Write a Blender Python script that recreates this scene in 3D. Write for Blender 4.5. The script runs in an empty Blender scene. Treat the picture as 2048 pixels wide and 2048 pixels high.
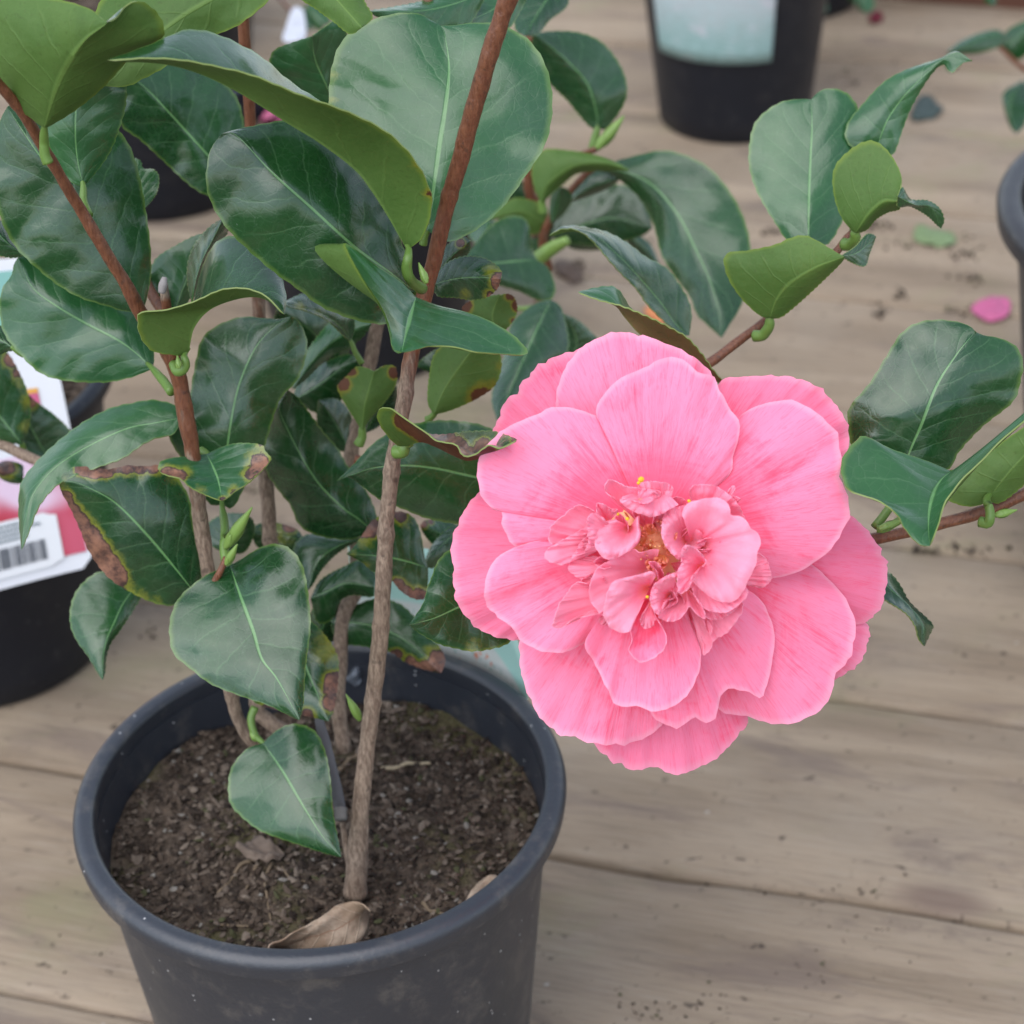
import bpy, bmesh, math, random
from mathutils import Vector, Matrix, noise
random.seed(7)
scene = bpy.context.scene
# ---------------------------------------------------------------- camera
CAM_H, PITCH, ROLL, TAN = 0.709, math.radians(33.4), math.radians(3.1), 0.24
cd = bpy.data.cameras.new('camera'); cam = bpy.data.objects.new('camera', cd)
scene.collection.objects.link(cam); scene.camera = cam
cam.matrix_world = Matrix.Translation((0, 0, CAM_H)) @ Matrix.Rotation(math.radians(90) - PITCH, 4, 'X') @ Matrix.Rotation(-ROLL, 4, 'Z')
cd.sensor_width = 24.0; cd.lens = 50.0          # half width 12 / 50 = 0.24
cd.clip_start = 0.02; cd.clip_end = 60
cd.dof.use_dof = True; cd.dof.focus_distance = 0.682; cd.dof.aperture_fstop = 10.0
# ---------------------------------------------------------------- world and sun
w = bpy.data.worlds.new('World'); scene.world = w; w.use_nodes = True
nt = w.node_tree; bg = nt.nodes['Background']
SUN_EL, SUN_ROT = math.radians(58), math.radians(215)
sky = nt.nodes.new('ShaderNodeTexSky'); sky.sky_type = 'NISHITA'; sky.sun_disc = False
sky.sun_elevation = SUN_EL; sky.sun_rotation = SUN_ROT
sky.air_density = 1.0; sky.dust_density = 0.6; sky.ozone_density = 0.8
hs = nt.nodes.new('ShaderNodeHueSaturation'); hs.inputs['Saturation'].default_value = 0.55
nt.links.new(sky.outputs[0], hs.inputs['Color']); nt.links.new(hs.outputs[0], bg.inputs[0])
bg.inputs[1].default_value = 0.145
sd = bpy.data.lights.new('sun', 'SUN'); sd.energy = 1.4; sd.angle = math.radians(75); sd.color = (1, 0.965, 0.925)
sun = bpy.data.objects.new('sun', sd); scene.collection.objects.link(sun)
# direction toward the sun for a Nishita rotation r: (sin r, cos r)
dsun = Vector((math.sin(SUN_ROT) * math.cos(SUN_EL), math.cos(SUN_ROT) * math.cos(SUN_EL), math.sin(SUN_EL)))
sun.rotation_euler = dsun.to_track_quat('Z', 'Y').to_euler()
scene.view_settings.view_transform = 'Standard'; scene.view_settings.look = 'None'
scene.view_settings.exposure = 1.0; scene.view_settings.gamma = 1
scene.render.engine = 'CYCLES'
scene.cycles.max_bounces = 12; scene.cycles.diffuse_bounces = 7; scene.cycles.transmission_bounces = 8
# ---------------------------------------------------------------- measuring helpers
VIEWS = dict(F=(0, 0, 2048), V1=(0, 0, 700), V2=(600, 0, 700), V3=(1348, 0, 700), V4=(0, 600, 700), V5=(850, 640, 950),
             V6=(100, 1248, 800), V7=(500, 600, 600), V8=(1248, 1248, 800), W1=(950, 250, 600), W2=(1348, 600, 700),
             W3=(600, 950, 450), W4=(1050, 920, 500), W5=(450, 0, 600), W6=(0, 450, 500), W7=(0, 950, 500), W8=(500, 1300, 650))
PX = TAN / 1024.0
ST, CT = math.sin(PITCH), math.cos(PITCH)
CF = Vector((0, CT, -ST)); _u = Vector((0, ST, CT)); _r = Vector((1, 0, 0))
CR = _r * math.cos(ROLL) - _u * math.sin(ROLL); CU = _u * math.cos(ROLL) + _r * math.sin(ROLL)
def src(v, p):
    ox, oy, s = VIEWS[v]; k = s / 1932.0
    return Vector((ox + p[0] * k, oy + p[1] * k))
def world(sp, d):
    return Vector((0, 0, CAM_H)) + (CF + CR * ((sp[0] - 1024) * PX) - CU * ((sp[1] - 1024) * PX)) * d
def on_plane(sp, z=0.0):
    f = CF + CR * ((sp[0] - 1024) * PX) - CU * ((sp[1] - 1024) * PX)
    return world(sp, (z - CAM_H) / f.z)
def pts(s):
    return [Vector((float(q.split(',')[0]), float(q.split(',')[1]))) for q in s.split()]
def crom(P, n):
    """n points evenly spaced along a Catmull-Rom curve through P"""
    if len(P) == 2: return [P[0].lerp(P[1], i / (n - 1)) for i in range(n)]
    Q = [P[0] * 2 - P[1]] + list(P) + [P[-1] * 2 - P[-2]]
    D = []
    for i in range(1, len(Q) - 2):
        a, b, c, e = Q[i - 1:i + 3]
        for j in range(12):
            t = j / 12.0
            D.append(0.5 * ((2 * b) + (c - a) * t + (2 * a - 5 * b + 4 * c - e) * t * t + (3 * b - a - 3 * c + e) * t ** 3))
    D.append(P[-1].copy())
    L = [0.0]
    for i in range(1, len(D)): L.append(L[-1] + (D[i] - D[i - 1]).length)
    tot = L[-1] or 1; out = []; k = 0
    for i in range(n):
        x = tot * i / (n - 1)
        while k < len(L) - 2 and L[k + 1] < x: k += 1
        seg = (L[k + 1] - L[k]) or 1
        out.append(D[k].lerp(D[k + 1], min(1, max(0, (x - L[k]) / seg))))
    return out
# ---------------------------------------------------------------- object helpers
def finish(name, verts, faces, mats, midx=None, uvs=None, attrs=None, parent=None, smooth=True):
    me = bpy.data.meshes.new(name); me.from_pydata([tuple(v) for v in verts], [], faces)
    for m in mats: me.materials.append(m)
    if midx: me.polygons.foreach_set('material_index', midx)
    if uvs:
        ul = me.uv_layers.new(name='UVMap')
        for lp in me.loops: ul.data[lp.index].uv = uvs[lp.vertex_index]
    if attrs:
        for k, vals in attrs.items():
            at = me.attributes.new(k, 'FLOAT', 'POINT'); at.data.foreach_set('value', vals)
    if smooth: me.polygons.foreach_set('use_smooth', [True] * len(me.polygons))
    me.update()
    o = bpy.data.objects.new(name, me); scene.collection.objects.link(o)
    if parent: adopt(o, parent)
    return o
def origin(o):
    p = Vector(o.location)
    return origin(o.parent) + p if (o.parent and o.type != 'EMPTY') else p
def adopt(o, parent):
    o.parent = parent
    if parent.type == 'EMPTY': o.matrix_parent_inverse = Matrix.Translation(-Vector(parent.location))
def tag(o, label=None, cat=None, group=None, kind=None):
    if label: o['label'] = label
    if cat: o['category'] = cat
    if group: o['group'] = group
    if kind: o['kind'] = kind
    return o
def empty(name, loc, label, cat, group=None):
    o = bpy.data.objects.new(name, None); scene.collection.objects.link(o); o.location = loc
    o.empty_display_size = 0.02
    return tag(o, label, cat, group)
# ---------------------------------------------------------------- material helpers
class NT:
    def __init__(s, name):
        s.m = bpy.data.materials.new(name); s.m.use_nodes = True; s.t = s.m.node_tree
        s.b = s.t.nodes['Principled BSDF']; s.out = s.t.nodes['Material Output']
    def n(s, typ, **kw):
        nd = s.t.nodes.new(typ)
        for k, v in kw.items(): setattr(nd, k, v)
        return nd
    def put(s, sock, v):
        if isinstance(v, bpy.types.NodeSocket): s.t.links.new(v, sock)
        elif isinstance(v, (tuple, list)) and len(v) == 3 and sock.type == 'RGBA': sock.default_value = (*v, 1)
        else: sock.default_value = v
    def math(s, op, a, b=0.0, c=None):
        nd = s.n('ShaderNodeMath', operation=op); s.put(nd.inputs[0], a); s.put(nd.inputs[1], b)
        if c is not None: s.put(nd.inputs[2], c)
        return nd.outputs[0]
    def noise(s, vec, scale, detail=4, rough=0.5, dist=0.0):
        nd = s.n('ShaderNodeTexNoise'); nd.inputs['Scale'].default_value = scale
        nd.inputs['Detail'].default_value = detail; nd.inputs['Roughness'].default_value = rough
        nd.inputs['Distortion'].default_value = dist
        if vec is not None: s.t.links.new(vec, nd.inputs['Vector'])
        return nd.outputs['Fac']
    def ramp(s, f, a, b, x=0.0, y=1.0):
        nd = s.n('ShaderNodeMapRange'); nd.interpolation_type = 'SMOOTHSTEP'
        s.put(nd.inputs[0], f); nd.inputs[1].default_value = a; nd.inputs[2].default_value = b
        nd.inputs[3].default_value = x; nd.inputs[4].default_value = y
        return nd.outputs[0]
    def mix(s, f, a, b, blend='MIX'):
        nd = s.n('ShaderNodeMix', data_type='RGBA', blend_type=blend)
        s.put(nd.inputs['Factor'], f); s.put(nd.inputs[6], a); s.put(nd.inputs[7], b)
        return nd.outputs[2]
    def mapping(s, vec, scale=(1, 1, 1), rot=(0, 0, 0)):
        nd = s.n('ShaderNodeMapping'); nd.inputs['Scale'].default_value = scale; nd.inputs['Rotation'].default_value = rot
        s.t.links.new(vec, nd.inputs[0]); return nd.outputs[0]
    def uv(s):
        nd = s.n('ShaderNodeUVMap'); nd.uv_map = 'UVMap'; return nd.outputs[0]
    def obj(s): return s.n('ShaderNodeTexCoord').outputs['Object']
    def rnd(s): return s.n('ShaderNodeObjectInfo').outputs['Random']
    def attr(s, name):
        nd = s.n('ShaderNodeAttribute'); nd.attribute_name = name; return nd.outputs['Fac']
    def sep(s, v):
        nd = s.n('ShaderNodeSeparateXYZ'); s.t.links.new(v, nd.inputs[0]); return nd.outputs
    def comb(s, x, y, z=0.0):
        nd = s.n('ShaderNodeCombineXYZ'); s.put(nd.inputs[0], x); s.put(nd.inputs[1], y); s.put(nd.inputs[2], z); return nd.outputs[0]
    def bump(s, h, strength=0.3, dist=0.001):
        nd = s.n('ShaderNodeBump'); nd.inputs['Strength'].default_value = strength; nd.inputs['Distance'].default_value = dist
        s.t.links.new(h, nd.inputs['Height']); s.t.links.new(nd.outputs[0], s.b.inputs['Normal']); return nd.outputs[0]
    def set(s, **kw):
        for k, v in kw.items(): s.put(s.b.inputs[k.replace('_', ' ')], v)
    def translucent(s, col, fac, normal=None):
        tr = s.n('ShaderNodeBsdfTranslucent'); s.put(tr.inputs[0], col)
        mx = s.n('ShaderNodeMixShader'); s.put(mx.inputs[0], fac)
        s.t.links.new(s.b.outputs[0], mx.inputs[1]); s.t.links.new(tr.outputs[0], mx.inputs[2])
        s.t.links.new(mx.outputs[0], s.out.inputs[0])

def simple(name, col, rough=0.5, spec=0.5, var=0.25, scale=60):
    N = NT(name); n = N.noise(N.obj(), scale, 5)
    c2 = tuple(max(0, x * (1 - var)) for x in col)
    N.set(Base_Color=N.mix(n, c2, col), Roughness=rough); N.b.inputs['Specular IOR Level'].default_value = spec
    return N.m

def leaf_top_material(name, dark, light, rough=0.25):
    N = NT(name); uv = N.uv(); X = N.sep(uv); oc = N.obj(); rn = N.rnd()
    s_signed = N.math('MULTIPLY_ADD', X[0], 2.0, -1.0)
    s = N.math('ABSOLUTE', s_signed)
    side = N.math('MULTIPLY', N.math('SIGN', s_signed), 0.23)
    t = X[1]
    wob = N.noise(oc, 90, 3)
    # side veins leave the midrib and bow towards the tip
    ph = N.math('SUBTRACT', N.math('MULTIPLY', t, 6.5), N.math('MULTIPLY', N.math('POWER', s, 0.8), 1.5))
    ph = N.math('ADD', ph, N.math('MULTIPLY', wob, 0.55)); ph = N.math('ADD', ph, side)
    ph = N.math('ADD', ph, rn)
    fr = N.math('FRACT', ph); tri = N.math('ABSOLUTE', N.math('SUBTRACT', fr, 0.5))
    vein = N.ramp(tri, 0.0, 0.055, 1, 0)
    vein = N.math('MULTIPLY', vein, N.ramp(s, 0.65, 0.92, 1, 0))
    quilt = N.math('POWER', N.math('MULTIPLY', tri, 2.0), 0.6)
    ends = N.ramp(s, 0.75, 1.0, 1, 0)
    midw = N.math('MULTIPLY_ADD', t, -0.028, 0.042)
    mid = N.math('SUBTRACT', 1.0, N.math('DIVIDE', s, midw)); mid = N.math('MAXIMUM', mid, 0.0)
    midm = N.ramp(mid, 0.0, 0.6)
    vor = N.n('ShaderNodeTexVoronoi', feature='DISTANCE_TO_EDGE'); vor.inputs['Scale'].default_value = 260
    N.t.links.new(oc, vor.inputs['Vector'])
    fine = N.ramp(vor.outputs[0], 0.0, 0.09, 1, 0)
    big = N.noise(oc, 22, 5, 0.6)
    base = N.mix(N.ramp(big, 0.3, 0.7), dark, light)
    base = N.mix(N.math('MULTIPLY', rn, 0.35), base, (0.020, 0.066, 0.018))
    base = N.mix(N.math('MULTIPLY', vein, 0.22), base, (0.10, 0.21, 0.09))
    base = N.mix(N.math('MULTIPLY', fine, 0.055), base, (0.12, 0.24, 0.11))
    base = N.mix(N.math('MULTIPLY', midm, 0.75), base, (0.13, 0.29, 0.10))
    # dust and water spots
    sp = N.noise(oc, 900, 2); base = N.mix(N.math('MULTIPLY', N.ramp(sp, 0.76, 0.82), 0.35), base, (0.30, 0.36, 0.32))
    st = N.noise(oc, 60, 6, 0.7); base = N.mix(N.math('MULTIPLY', N.ramp(st, 0.50, 0.72), 0.10), base, (0.10, 0.15, 0.12))
    cr = N.noise(N.mapping(oc, (340, 340, 340)), 1.0, 5, .7, 1.5); base = N.mix(N.math('MULTIPLY', N.ramp(cr, .60, .66), .12), base, (.16, .22, .17))
    rim = N.ramp(s, 0.93, 1.0)
    base = N.mix(N.math('MULTIPLY', rim, 0.38), base, (0.17, 0.27, 0.05))
    dm = N.math('ADD', N.attr('dmg'), N.math('MULTIPLY', N.math('SUBTRACT', N.noise(oc, 95, 8, 0.78), 0.5), N.math('MULTIPLY_ADD', N.ramp(N.attr('dmg'), 0.0, 0.1), 1.3, 0.1)))
    base = N.mix(N.ramp(dm, 0.10, 0.62, 0, .9), base, (0.19, 0.20, 0.02))
    br = N.mix(N.ramp(N.noise(oc, 160, 7, .75), .35, .65), (0.040, 0.016, 0.014), (0.25, 0.115, 0.07)); br = N.mix(N.math('MULTIPLY', N.ramp(N.noise(oc, 48, 4), .5, .66), .7), br, (.035, .02, .022))
    base = N.mix(N.ramp(dm, 0.50, 0.58), base, (0.030, 0.014, 0.012))
    base = N.mix(N.ramp(dm, 0.60, 0.72), base, br)
    N.set(Base_Color=base)
    rg = N.math('MULTIPLY_ADD', N.noise(oc, 45, 4, 0.6), 0.22, rough - 0.1)
    rg = N.math('ADD', rg, N.ramp(dm, 0.5, 0.6, 0, 0.3))
    N.set(Roughness=rg); N.b.inputs['Specular IOR Level'].default_value = 0.5
    N.b.inputs['Coat Weight'].default_value = 0.38; N.b.inputs['Coat Roughness'].default_value = 0.14
    h = N.math('MULTIPLY', N.math('MULTIPLY', quilt, ends), 0.9)
    h = N.math('SUBTRACT', h, N.math('MULTIPLY', midm, 0.8))
    h = N.math('SUBTRACT', h, N.math('MULTIPLY', fine, 0.10))
    h = N.math('ADD', h, N.math('MULTIPLY', N.noise(oc, 420, 3), 0.28))
    h = N.math('ADD', h, N.math('MULTIPLY', N.noise(N.mapping(uv, (60, 9, 1)), 1.0, 3), 0.22))
    N.bump(h, 0.30, 0.0007)
    return N.m

def leaf_under_material(name, a, b):
    N = NT(name); uv = N.uv(); X = N.sep(uv); oc = N.obj(); rn = N.rnd()
    s = N.math('ABSOLUTE', N.math('MULTIPLY_ADD', X[0], 2.0, -1.0))
    midm = N.ramp(s, 0.015, 0.06, 1, 0)
    c = N.mix(N.ramp(N.noise(oc, 26, 4), 0.3, 0.7), a, b)
    c = N.mix(N.math('MULTIPLY', N.ramp(N.noise(oc, 700, 2), 0.55, 0.8), 0.45), c, (0.05, 0.08, 0.015))
    ph = N.math('ADD', N.math('SUBTRACT', N.math('MULTIPLY', X[1], 6.5), N.math('MULTIPLY', N.math('POWER', s, 0.8), 1.5)), N.math('ADD', rn, N.math('MULTIPLY', N.noise(oc, 90, 3), .6)))
    tri = N.math('ABSOLUTE', N.math('SUBTRACT', N.math('FRACT', ph), 0.5)); vn = N.math('MULTIPLY', N.ramp(tri, 0, .07, 1, 0), N.ramp(s, .6, .9, 1, 0))
    c = N.mix(N.math('MULTIPLY', vn, .22), c, (0.13, 0.22, 0.05))
    vor = N.n('ShaderNodeTexVoronoi', feature='DISTANCE_TO_EDGE'); vor.inputs['Scale'].default_value = 300; N.t.links.new(oc, vor.inputs['Vector'])
    c = N.mix(N.math('MULTIPLY', N.ramp(vor.outputs[0], 0, .1, 1, 0), .10), c, (0.14, 0.22, 0.06))
    c = N.mix(N.math('MULTIPLY', N.ramp(N.noise(oc, 45, 6, .7), .52, .72), .3), c, (0.05, 0.10, 0.022))
    c = N.mix(N.math('MULTIPLY', midm, 0.55), c, (0.16, 0.27, 0.06))
    c = N.mix(N.math('MULTIPLY', N.ramp(s, 0.90, 1.0), 0.5), c, (0.20, 0.28, 0.03))
    dm = N.math('ADD', N.attr('dmg'), N.math('MULTIPLY', N.math('SUBTRACT', N.noise(oc, 95, 8, 0.78), 0.5), N.math('MULTIPLY_ADD', N.ramp(N.attr('dmg'), 0.0, 0.1), 1.3, 0.1)))
    c = N.mix(N.ramp(dm, 0.12, 0.55, 0, .9), c, (0.21, 0.20, 0.02))
    c = N.mix(N.ramp(dm, 0.52, 0.60), c, N.mix(N.noise(oc, 90, 5), (0.035, 0.013, 0.008), (0.17, 0.06, 0.025)))
    N.set(Base_Color=c, Roughness=0.55); N.b.inputs['Specular IOR Level'].default_value = 0.35
    N.bump(N.math('ADD', N.noise(oc, 500, 3), N.math('ADD', N.math('MULTIPLY', vn, .8), N.math('MULTIPLY', midm, 2.0))), 0.3, 0.0006)
    N.translucent(N.mix(0.5, c, (0.16, 0.26, 0.02)), 0.22)
    return N.m
M_TOP = leaf_top_material('leaf_upper_side', (0.004, 0.034, 0.008), (0.010, 0.060, 0.013))
M_TOPL = leaf_top_material('young_leaf_upper_side', (0.010, 0.068, 0.018), (0.021, 0.104, 0.026), 0.30)
M_UND = leaf_under_material('leaf_under_side', (0.064, 0.138, 0.024), (0.094, 0.176, 0.036))
M_UNDB = leaf_under_material('bronzed_leaf_under_side', (0.155, 0.125, 0.050), (0.20, 0.155, 0.065))
M_EDGE = simple('leaf_edge', (0.18, 0.24, 0.06), 0.5)
M_PET = simple('green_leaf_stalk', (0.12, 0.22, 0.04), 0.45)
M_BUD = simple('green_bud', (0.20, 0.33, 0.07), 0.42, var=0.4, scale=200)

def bark_material():
    N = NT('camellia_bark'); oc = N.obj(); k = N.attr('k')
    st = N.noise(N.mapping(oc, (900, 900, 190)), 1.0, 6, 0.7)
    red = N.mix(N.ramp(st, 0.30, 0.74), (0.105, 0.034, 0.016), (0.205, 0.080, 0.038))
    gray = N.mix(N.ramp(st, 0.32, 0.68), (0.115, 0.075, 0.052), (0.30, 0.225, 0.165))
    patch = N.noise(N.mapping(oc, (150, 150, 40)), 1.0, 5, 0.6)
    f = N.ramp(N.math('ADD', k, N.math('MULTIPLY', N.math('SUBTRACT', patch, 0.5), 0.9)), 0.42, 0.58)
    c = N.mix(f, red, gray)
    c = N.mix(N.math('MULTIPLY', N.ramp(N.noise(oc, 300, 4), 0.62, 0.7), 0.5), c, (0.03, 0.02, 0.015))
    N.set(Base_Color=c, Roughness=N.ramp(f, 0, 1, 0.36, 0.75))
    h = N.math('ADD', st, N.math('MULTIPLY', N.noise(oc, 500, 4), 0.6)); N.bump(h, 0.6, 0.0009)
    return N.m
M_BARK = bark_material()

# ---------------------------------------------------------------- plant builders
def tube(name, path, depths, radii_px, parent, mat=None, k=(1, 1), seg=14, n=40, cap=True, knobs=0.0, view=None):
    """path: list of source-pixel points; depths and radii interpolate along it"""
    mat = mat or M_BARK
    P3 = []
    n = max(n, 6)
    C = crom(path, n)
    def itp(a, t):
        if not isinstance(a, (tuple, list)): return a
        x = t * (len(a) - 1); i = min(int(x), len(a) - 2); return a[i] + (a[i + 1] - a[i]) * (x - i)
    for i, c in enumerate(C):
        t = i / (n - 1); d = itp(depths, t); P3.append((world(c, d), itp(radii_px, t) * PX * d, itp(k, t)))
    return tube3(name, P3, parent, mat, seg, knobs)
def tube3(name, P3, parent, mat, seg=14, knobs=0.0):
    rr_ = random.Random(len(P3) * 7 + seg); rings = [rr_.uniform(.04, .96) for _ in range(9)] if len(P3) > 60 else []
    V, Fc, kk = [], [], []; n = len(P3)
    up = Vector((0.3, 0.5, 0.8)).normalized()
    for i, (p, r, kv) in enumerate(P3):
        r = r * (1 + sum(.13 * math.exp(-((i / n - q) / .0035) ** 2) for q in rings))
        a = P3[max(0, i - 1)][0]; b = P3[min(n - 1, i + 1)][0]; dr = (b - a).normalized()
        u = dr.cross(Vector((0, 1, 0.2))).normalized(); v = dr.cross(u).normalized()
        for j in range(seg):
            an = 2 * math.pi * j / seg
            q = u * math.cos(an) + v * math.sin(an)
            rr = r * (1 + 0.15 * noise.noise((p + q * r) * 130) + 0.06 * noise.noise((p + q * r) * 420) + knobs * max(0, noise.noise(p * 55 + q * .4)))
            V.append(p + q * rr); kk.append(kv)
    for i in range(n - 1):
        for j in range(seg):
            a = i * seg + j; b = i * seg + (j + 1) % seg
            Fc.append((a, b, b + seg, a + seg))
    V.append(P3[0][0]); kk.append(P3[0][2]); V.append(P3[-1][0]); kk.append(P3[-1][2])
    for j in range(seg):
        Fc.append((len(V) - 2, (j + 1) % seg, j)); Fc.append((len(V) - 1, (n - 1) * seg + j, (n - 1) * seg + (j + 1) % seg))
    return finish(name, V, Fc, [mat], attrs={'k': kk}, parent=parent)

def sheet(P, dep, teeth, thick, flipU=False):
    pass
NL, HC = 55, 8
def leaf(owner, view, mid, L, R, d, e=(0.006, 0.006), bow=0.0, pet=None, petd=None, dmg=None, young=False,
         bronze=False, LX=None, RX=None, ex=None, label=None, wav=1.0, flap=None, teeth=1.0, petw=11, name='leaf', curl=0.0):
    m = [src(view, q) for q in pts(mid)]
    A = crom([m[0]] + [src(view, q) for q in pts(L)] + [m[-1]], NL)
    B = crom([m[0]] + [src(view, q) for q in pts(R)] + [m[-1]], NL)
    C = crom(m, NL)
    AX = crom([m[0]] + [src(view, q) for q in pts(LX)] + [m[-1]], NL) if LX else None
    BX = crom([m[0]] + [src(view, q) for q in pts(RX)] + [m[-1]], NL) if RX else None
    ex = ex or (0.012, 0.012)
    seed = Vector((m[0][0] * .01, m[0][1] * .01, 0))
    mid_h = HC
    ncol = 2 * HC + 1 + (4 if LX else 0) + (4 if RX else 0)
    top, uvs, dg = [], [], []
    dd = [(src(view, (x, y)), r * 1.25 * VIEWS[view][2] / 1932.0, s) for (x, y, r, s) in (dmg or [])]
    for i in range(NL):
        t = i / (NL - 1); dm = d[0] + (d[1] - d[0]) * t + bow * 4 * t * (1 - t) + curl * t ** 4
        env = max(0.0, math.sin(math.pi * min(1, max(0, t)))) ** 0.7
        cols = []
        if AX:
            for q in range(4, 0, -1): cols.append(('x', q / 4.0, A[i], AX[i], e[0], ex[0], -1))
        for q in range(-HC, HC + 1): cols.append(('n', q / float(HC), None, None, 0, 0, 0))
        if BX:
            for q in range(1, 5): cols.append(('x', q / 4.0, B[i], BX[i], e[1], ex[1], 1))
        for c in cols:
            if c[0] == 'n':
                s = c[1]; a = abs(s); E = A[i] if s < 0 else B[i]; ee = e[0] if s < 0 else e[1]
                p = C[i].lerp(E, a); de = ee * a ** 1.5 * env
                if a == 1.0:
                    tw = (i % 3) / 3.0; dv = E - C[i]
                    if dv.length > 1: p = p + dv.normalized() * (3.2 * teeth * tw * min(1, env * 2)) * (0.66 / dm)
                u = 0.5 + 0.5 * s
            else:
                p = c[2].lerp(c[3], c[1]); de = (c[4] + (c[5] - c[4]) * c[1]) * env; u = 0.5 + 0.5 * c[6] * (1 - .6 * c[1])
                a = 1.0
            wv = Vector((p[0], p[1], 0)) * 0.011 + seed
            de += wav * env * (0.0022 * noise.noise(wv) + 0.0012 * noise.noise(wv * 2.7) * a)
            top.append(world(p, dm + de)); uvs.append((u, t))
            g = 0.0
            for (cp, r, st) in dd:
                x = 1 - (p - cp).length / r
                if x > 0: g = max(g, st * min(1, x * 1.3))
            dg.append(g)
    # thickness: the under side follows the upper one along its normals
    def nrm(i, j):
        i0, i1, j0, j1 = max(0, i - 1), min(NL - 1, i + 1), max(0, j - 1), min(ncol - 1, j + 1)
        v = (top[i1 * ncol + j] - top[i0 * ncol + j]).cross(top[i * ncol + j1] - top[i * ncol + j0])
        return v.normalized() if v.length > 1e-12 else Vector((0, 0, 0))
    th = 0.00045
    V = list(top)
    for i in range(NL):
        for j in range(ncol):
            # walking base->tip with L first: upper face normal is -(dt x ds)
            V.append(top[i * ncol + j] + nrm(i, j) * th)
    Fc, mi = [], []; off = NL * ncol
    for i in range(NL - 1):
        for j in range(ncol - 1):
            a = i * ncol + j
            Fc.append((a, a + 1, a + 1 + ncol, a + ncol)); mi.append(1 if (RX and j >= ncol - 5) or (LX and j < 4) else 0)
            Fc.append((off + a, off + a + ncol, off + a + 1 + ncol, off + a + 1)); mi.append(1)
    for i in range(NL - 1):
        for j in (0, ncol - 1):
            a = i * ncol + j
            q = (a, a + ncol, off + a + ncol, off + a); Fc.append(q if j == 0 else q[::-1]); mi.append(2)
    uvs = uvs + uvs; dg = dg + dg
    o = finish(name, V, Fc, [M_TOPL if young else M_TOP, M_UNDB if bronze else M_UND, M_EDGE], mi, uvs, {'dmg': dg}, owner)
    es = o.modifiers.new('crisp rim', 'EDGE_SPLIT'); es.split_angle = math.radians(55)
    if label: o['label'] = label
    if flap:
        fm, fl, fr_, fd = flap
        fo = leaf(None, view, fm, fl, fr_, fd, (0.001, 0.001), wav=0.4, name='leaf_lobe', young=young); adopt(fo, o)
    if pet:
        pp = [src(view, q) for q in pts(pet)]
        dq = (m[1] - m[0]).normalized(); pp = [pp[0] + dq * 16] + pp
        pd = petd or (d[0], d[0] + 0.004)
        po = tube('leaf_stalk', pp, pd, (petw * .3, petw * .68, petw * .75, petw * .88), None, M_PET, seg=12, n=20); adopt(po, o)
    return o

def bud(owner, view, a, b, r, d, mat=None, name='bud'):
    A, B = src(view, a), src(view, b); P3 = []
    for i in range(15):
        t = i / 14.0; dpt = d if not isinstance(d, tuple) else d[0] + (d[1] - d[0]) * t
        rr = r * (math.sin(math.pi * min(1, t * 0.86 + 0.08)) ** 0.8) * (1 - 0.72 * t ** 1.8) + 0.8
        P3.append((world(A.lerp(B, t), dpt), rr * PX * dpt, 1))
    o = tube3(name, P3, owner, mat or M_BUD, 12)
    # overlapping scales
    Vs, Fs = [], []
    for kx in range(3):
        t0, t1 = 0.05 + kx * .16, 0.42 + kx * .17; an0 = kx * 2.1 + .6
        base = len(Vs)
        for i in range(7):
            t = t0 + (t1 - t0) * i / 6; c, rad, _ = P3[min(14, int(t * 14))]
            dr = (P3[14][0] - P3[0][0]).normalized(); u = dr.cross(Vector((0, 1, .2))).normalized(); v = dr.cross(u)
            for j in range(5):
                an = an0 + (j - 2) * .42 * math.sin(math.pi * min(.98, .25 + .75 * i / 6))
                Vs.append(c + (u * math.cos(an) + v * math.sin(an)) * (rad * 1.07 + 0.00008))
        for i in range(6):
            for j in range(4):
                q = base + i * 5 + j; Fs.append((q, q + 1, q + 6, q + 5))
    s = finish('bud_scale', Vs, Fs, [mat or M_BUD]); adopt(s, o)
    return o

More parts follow.
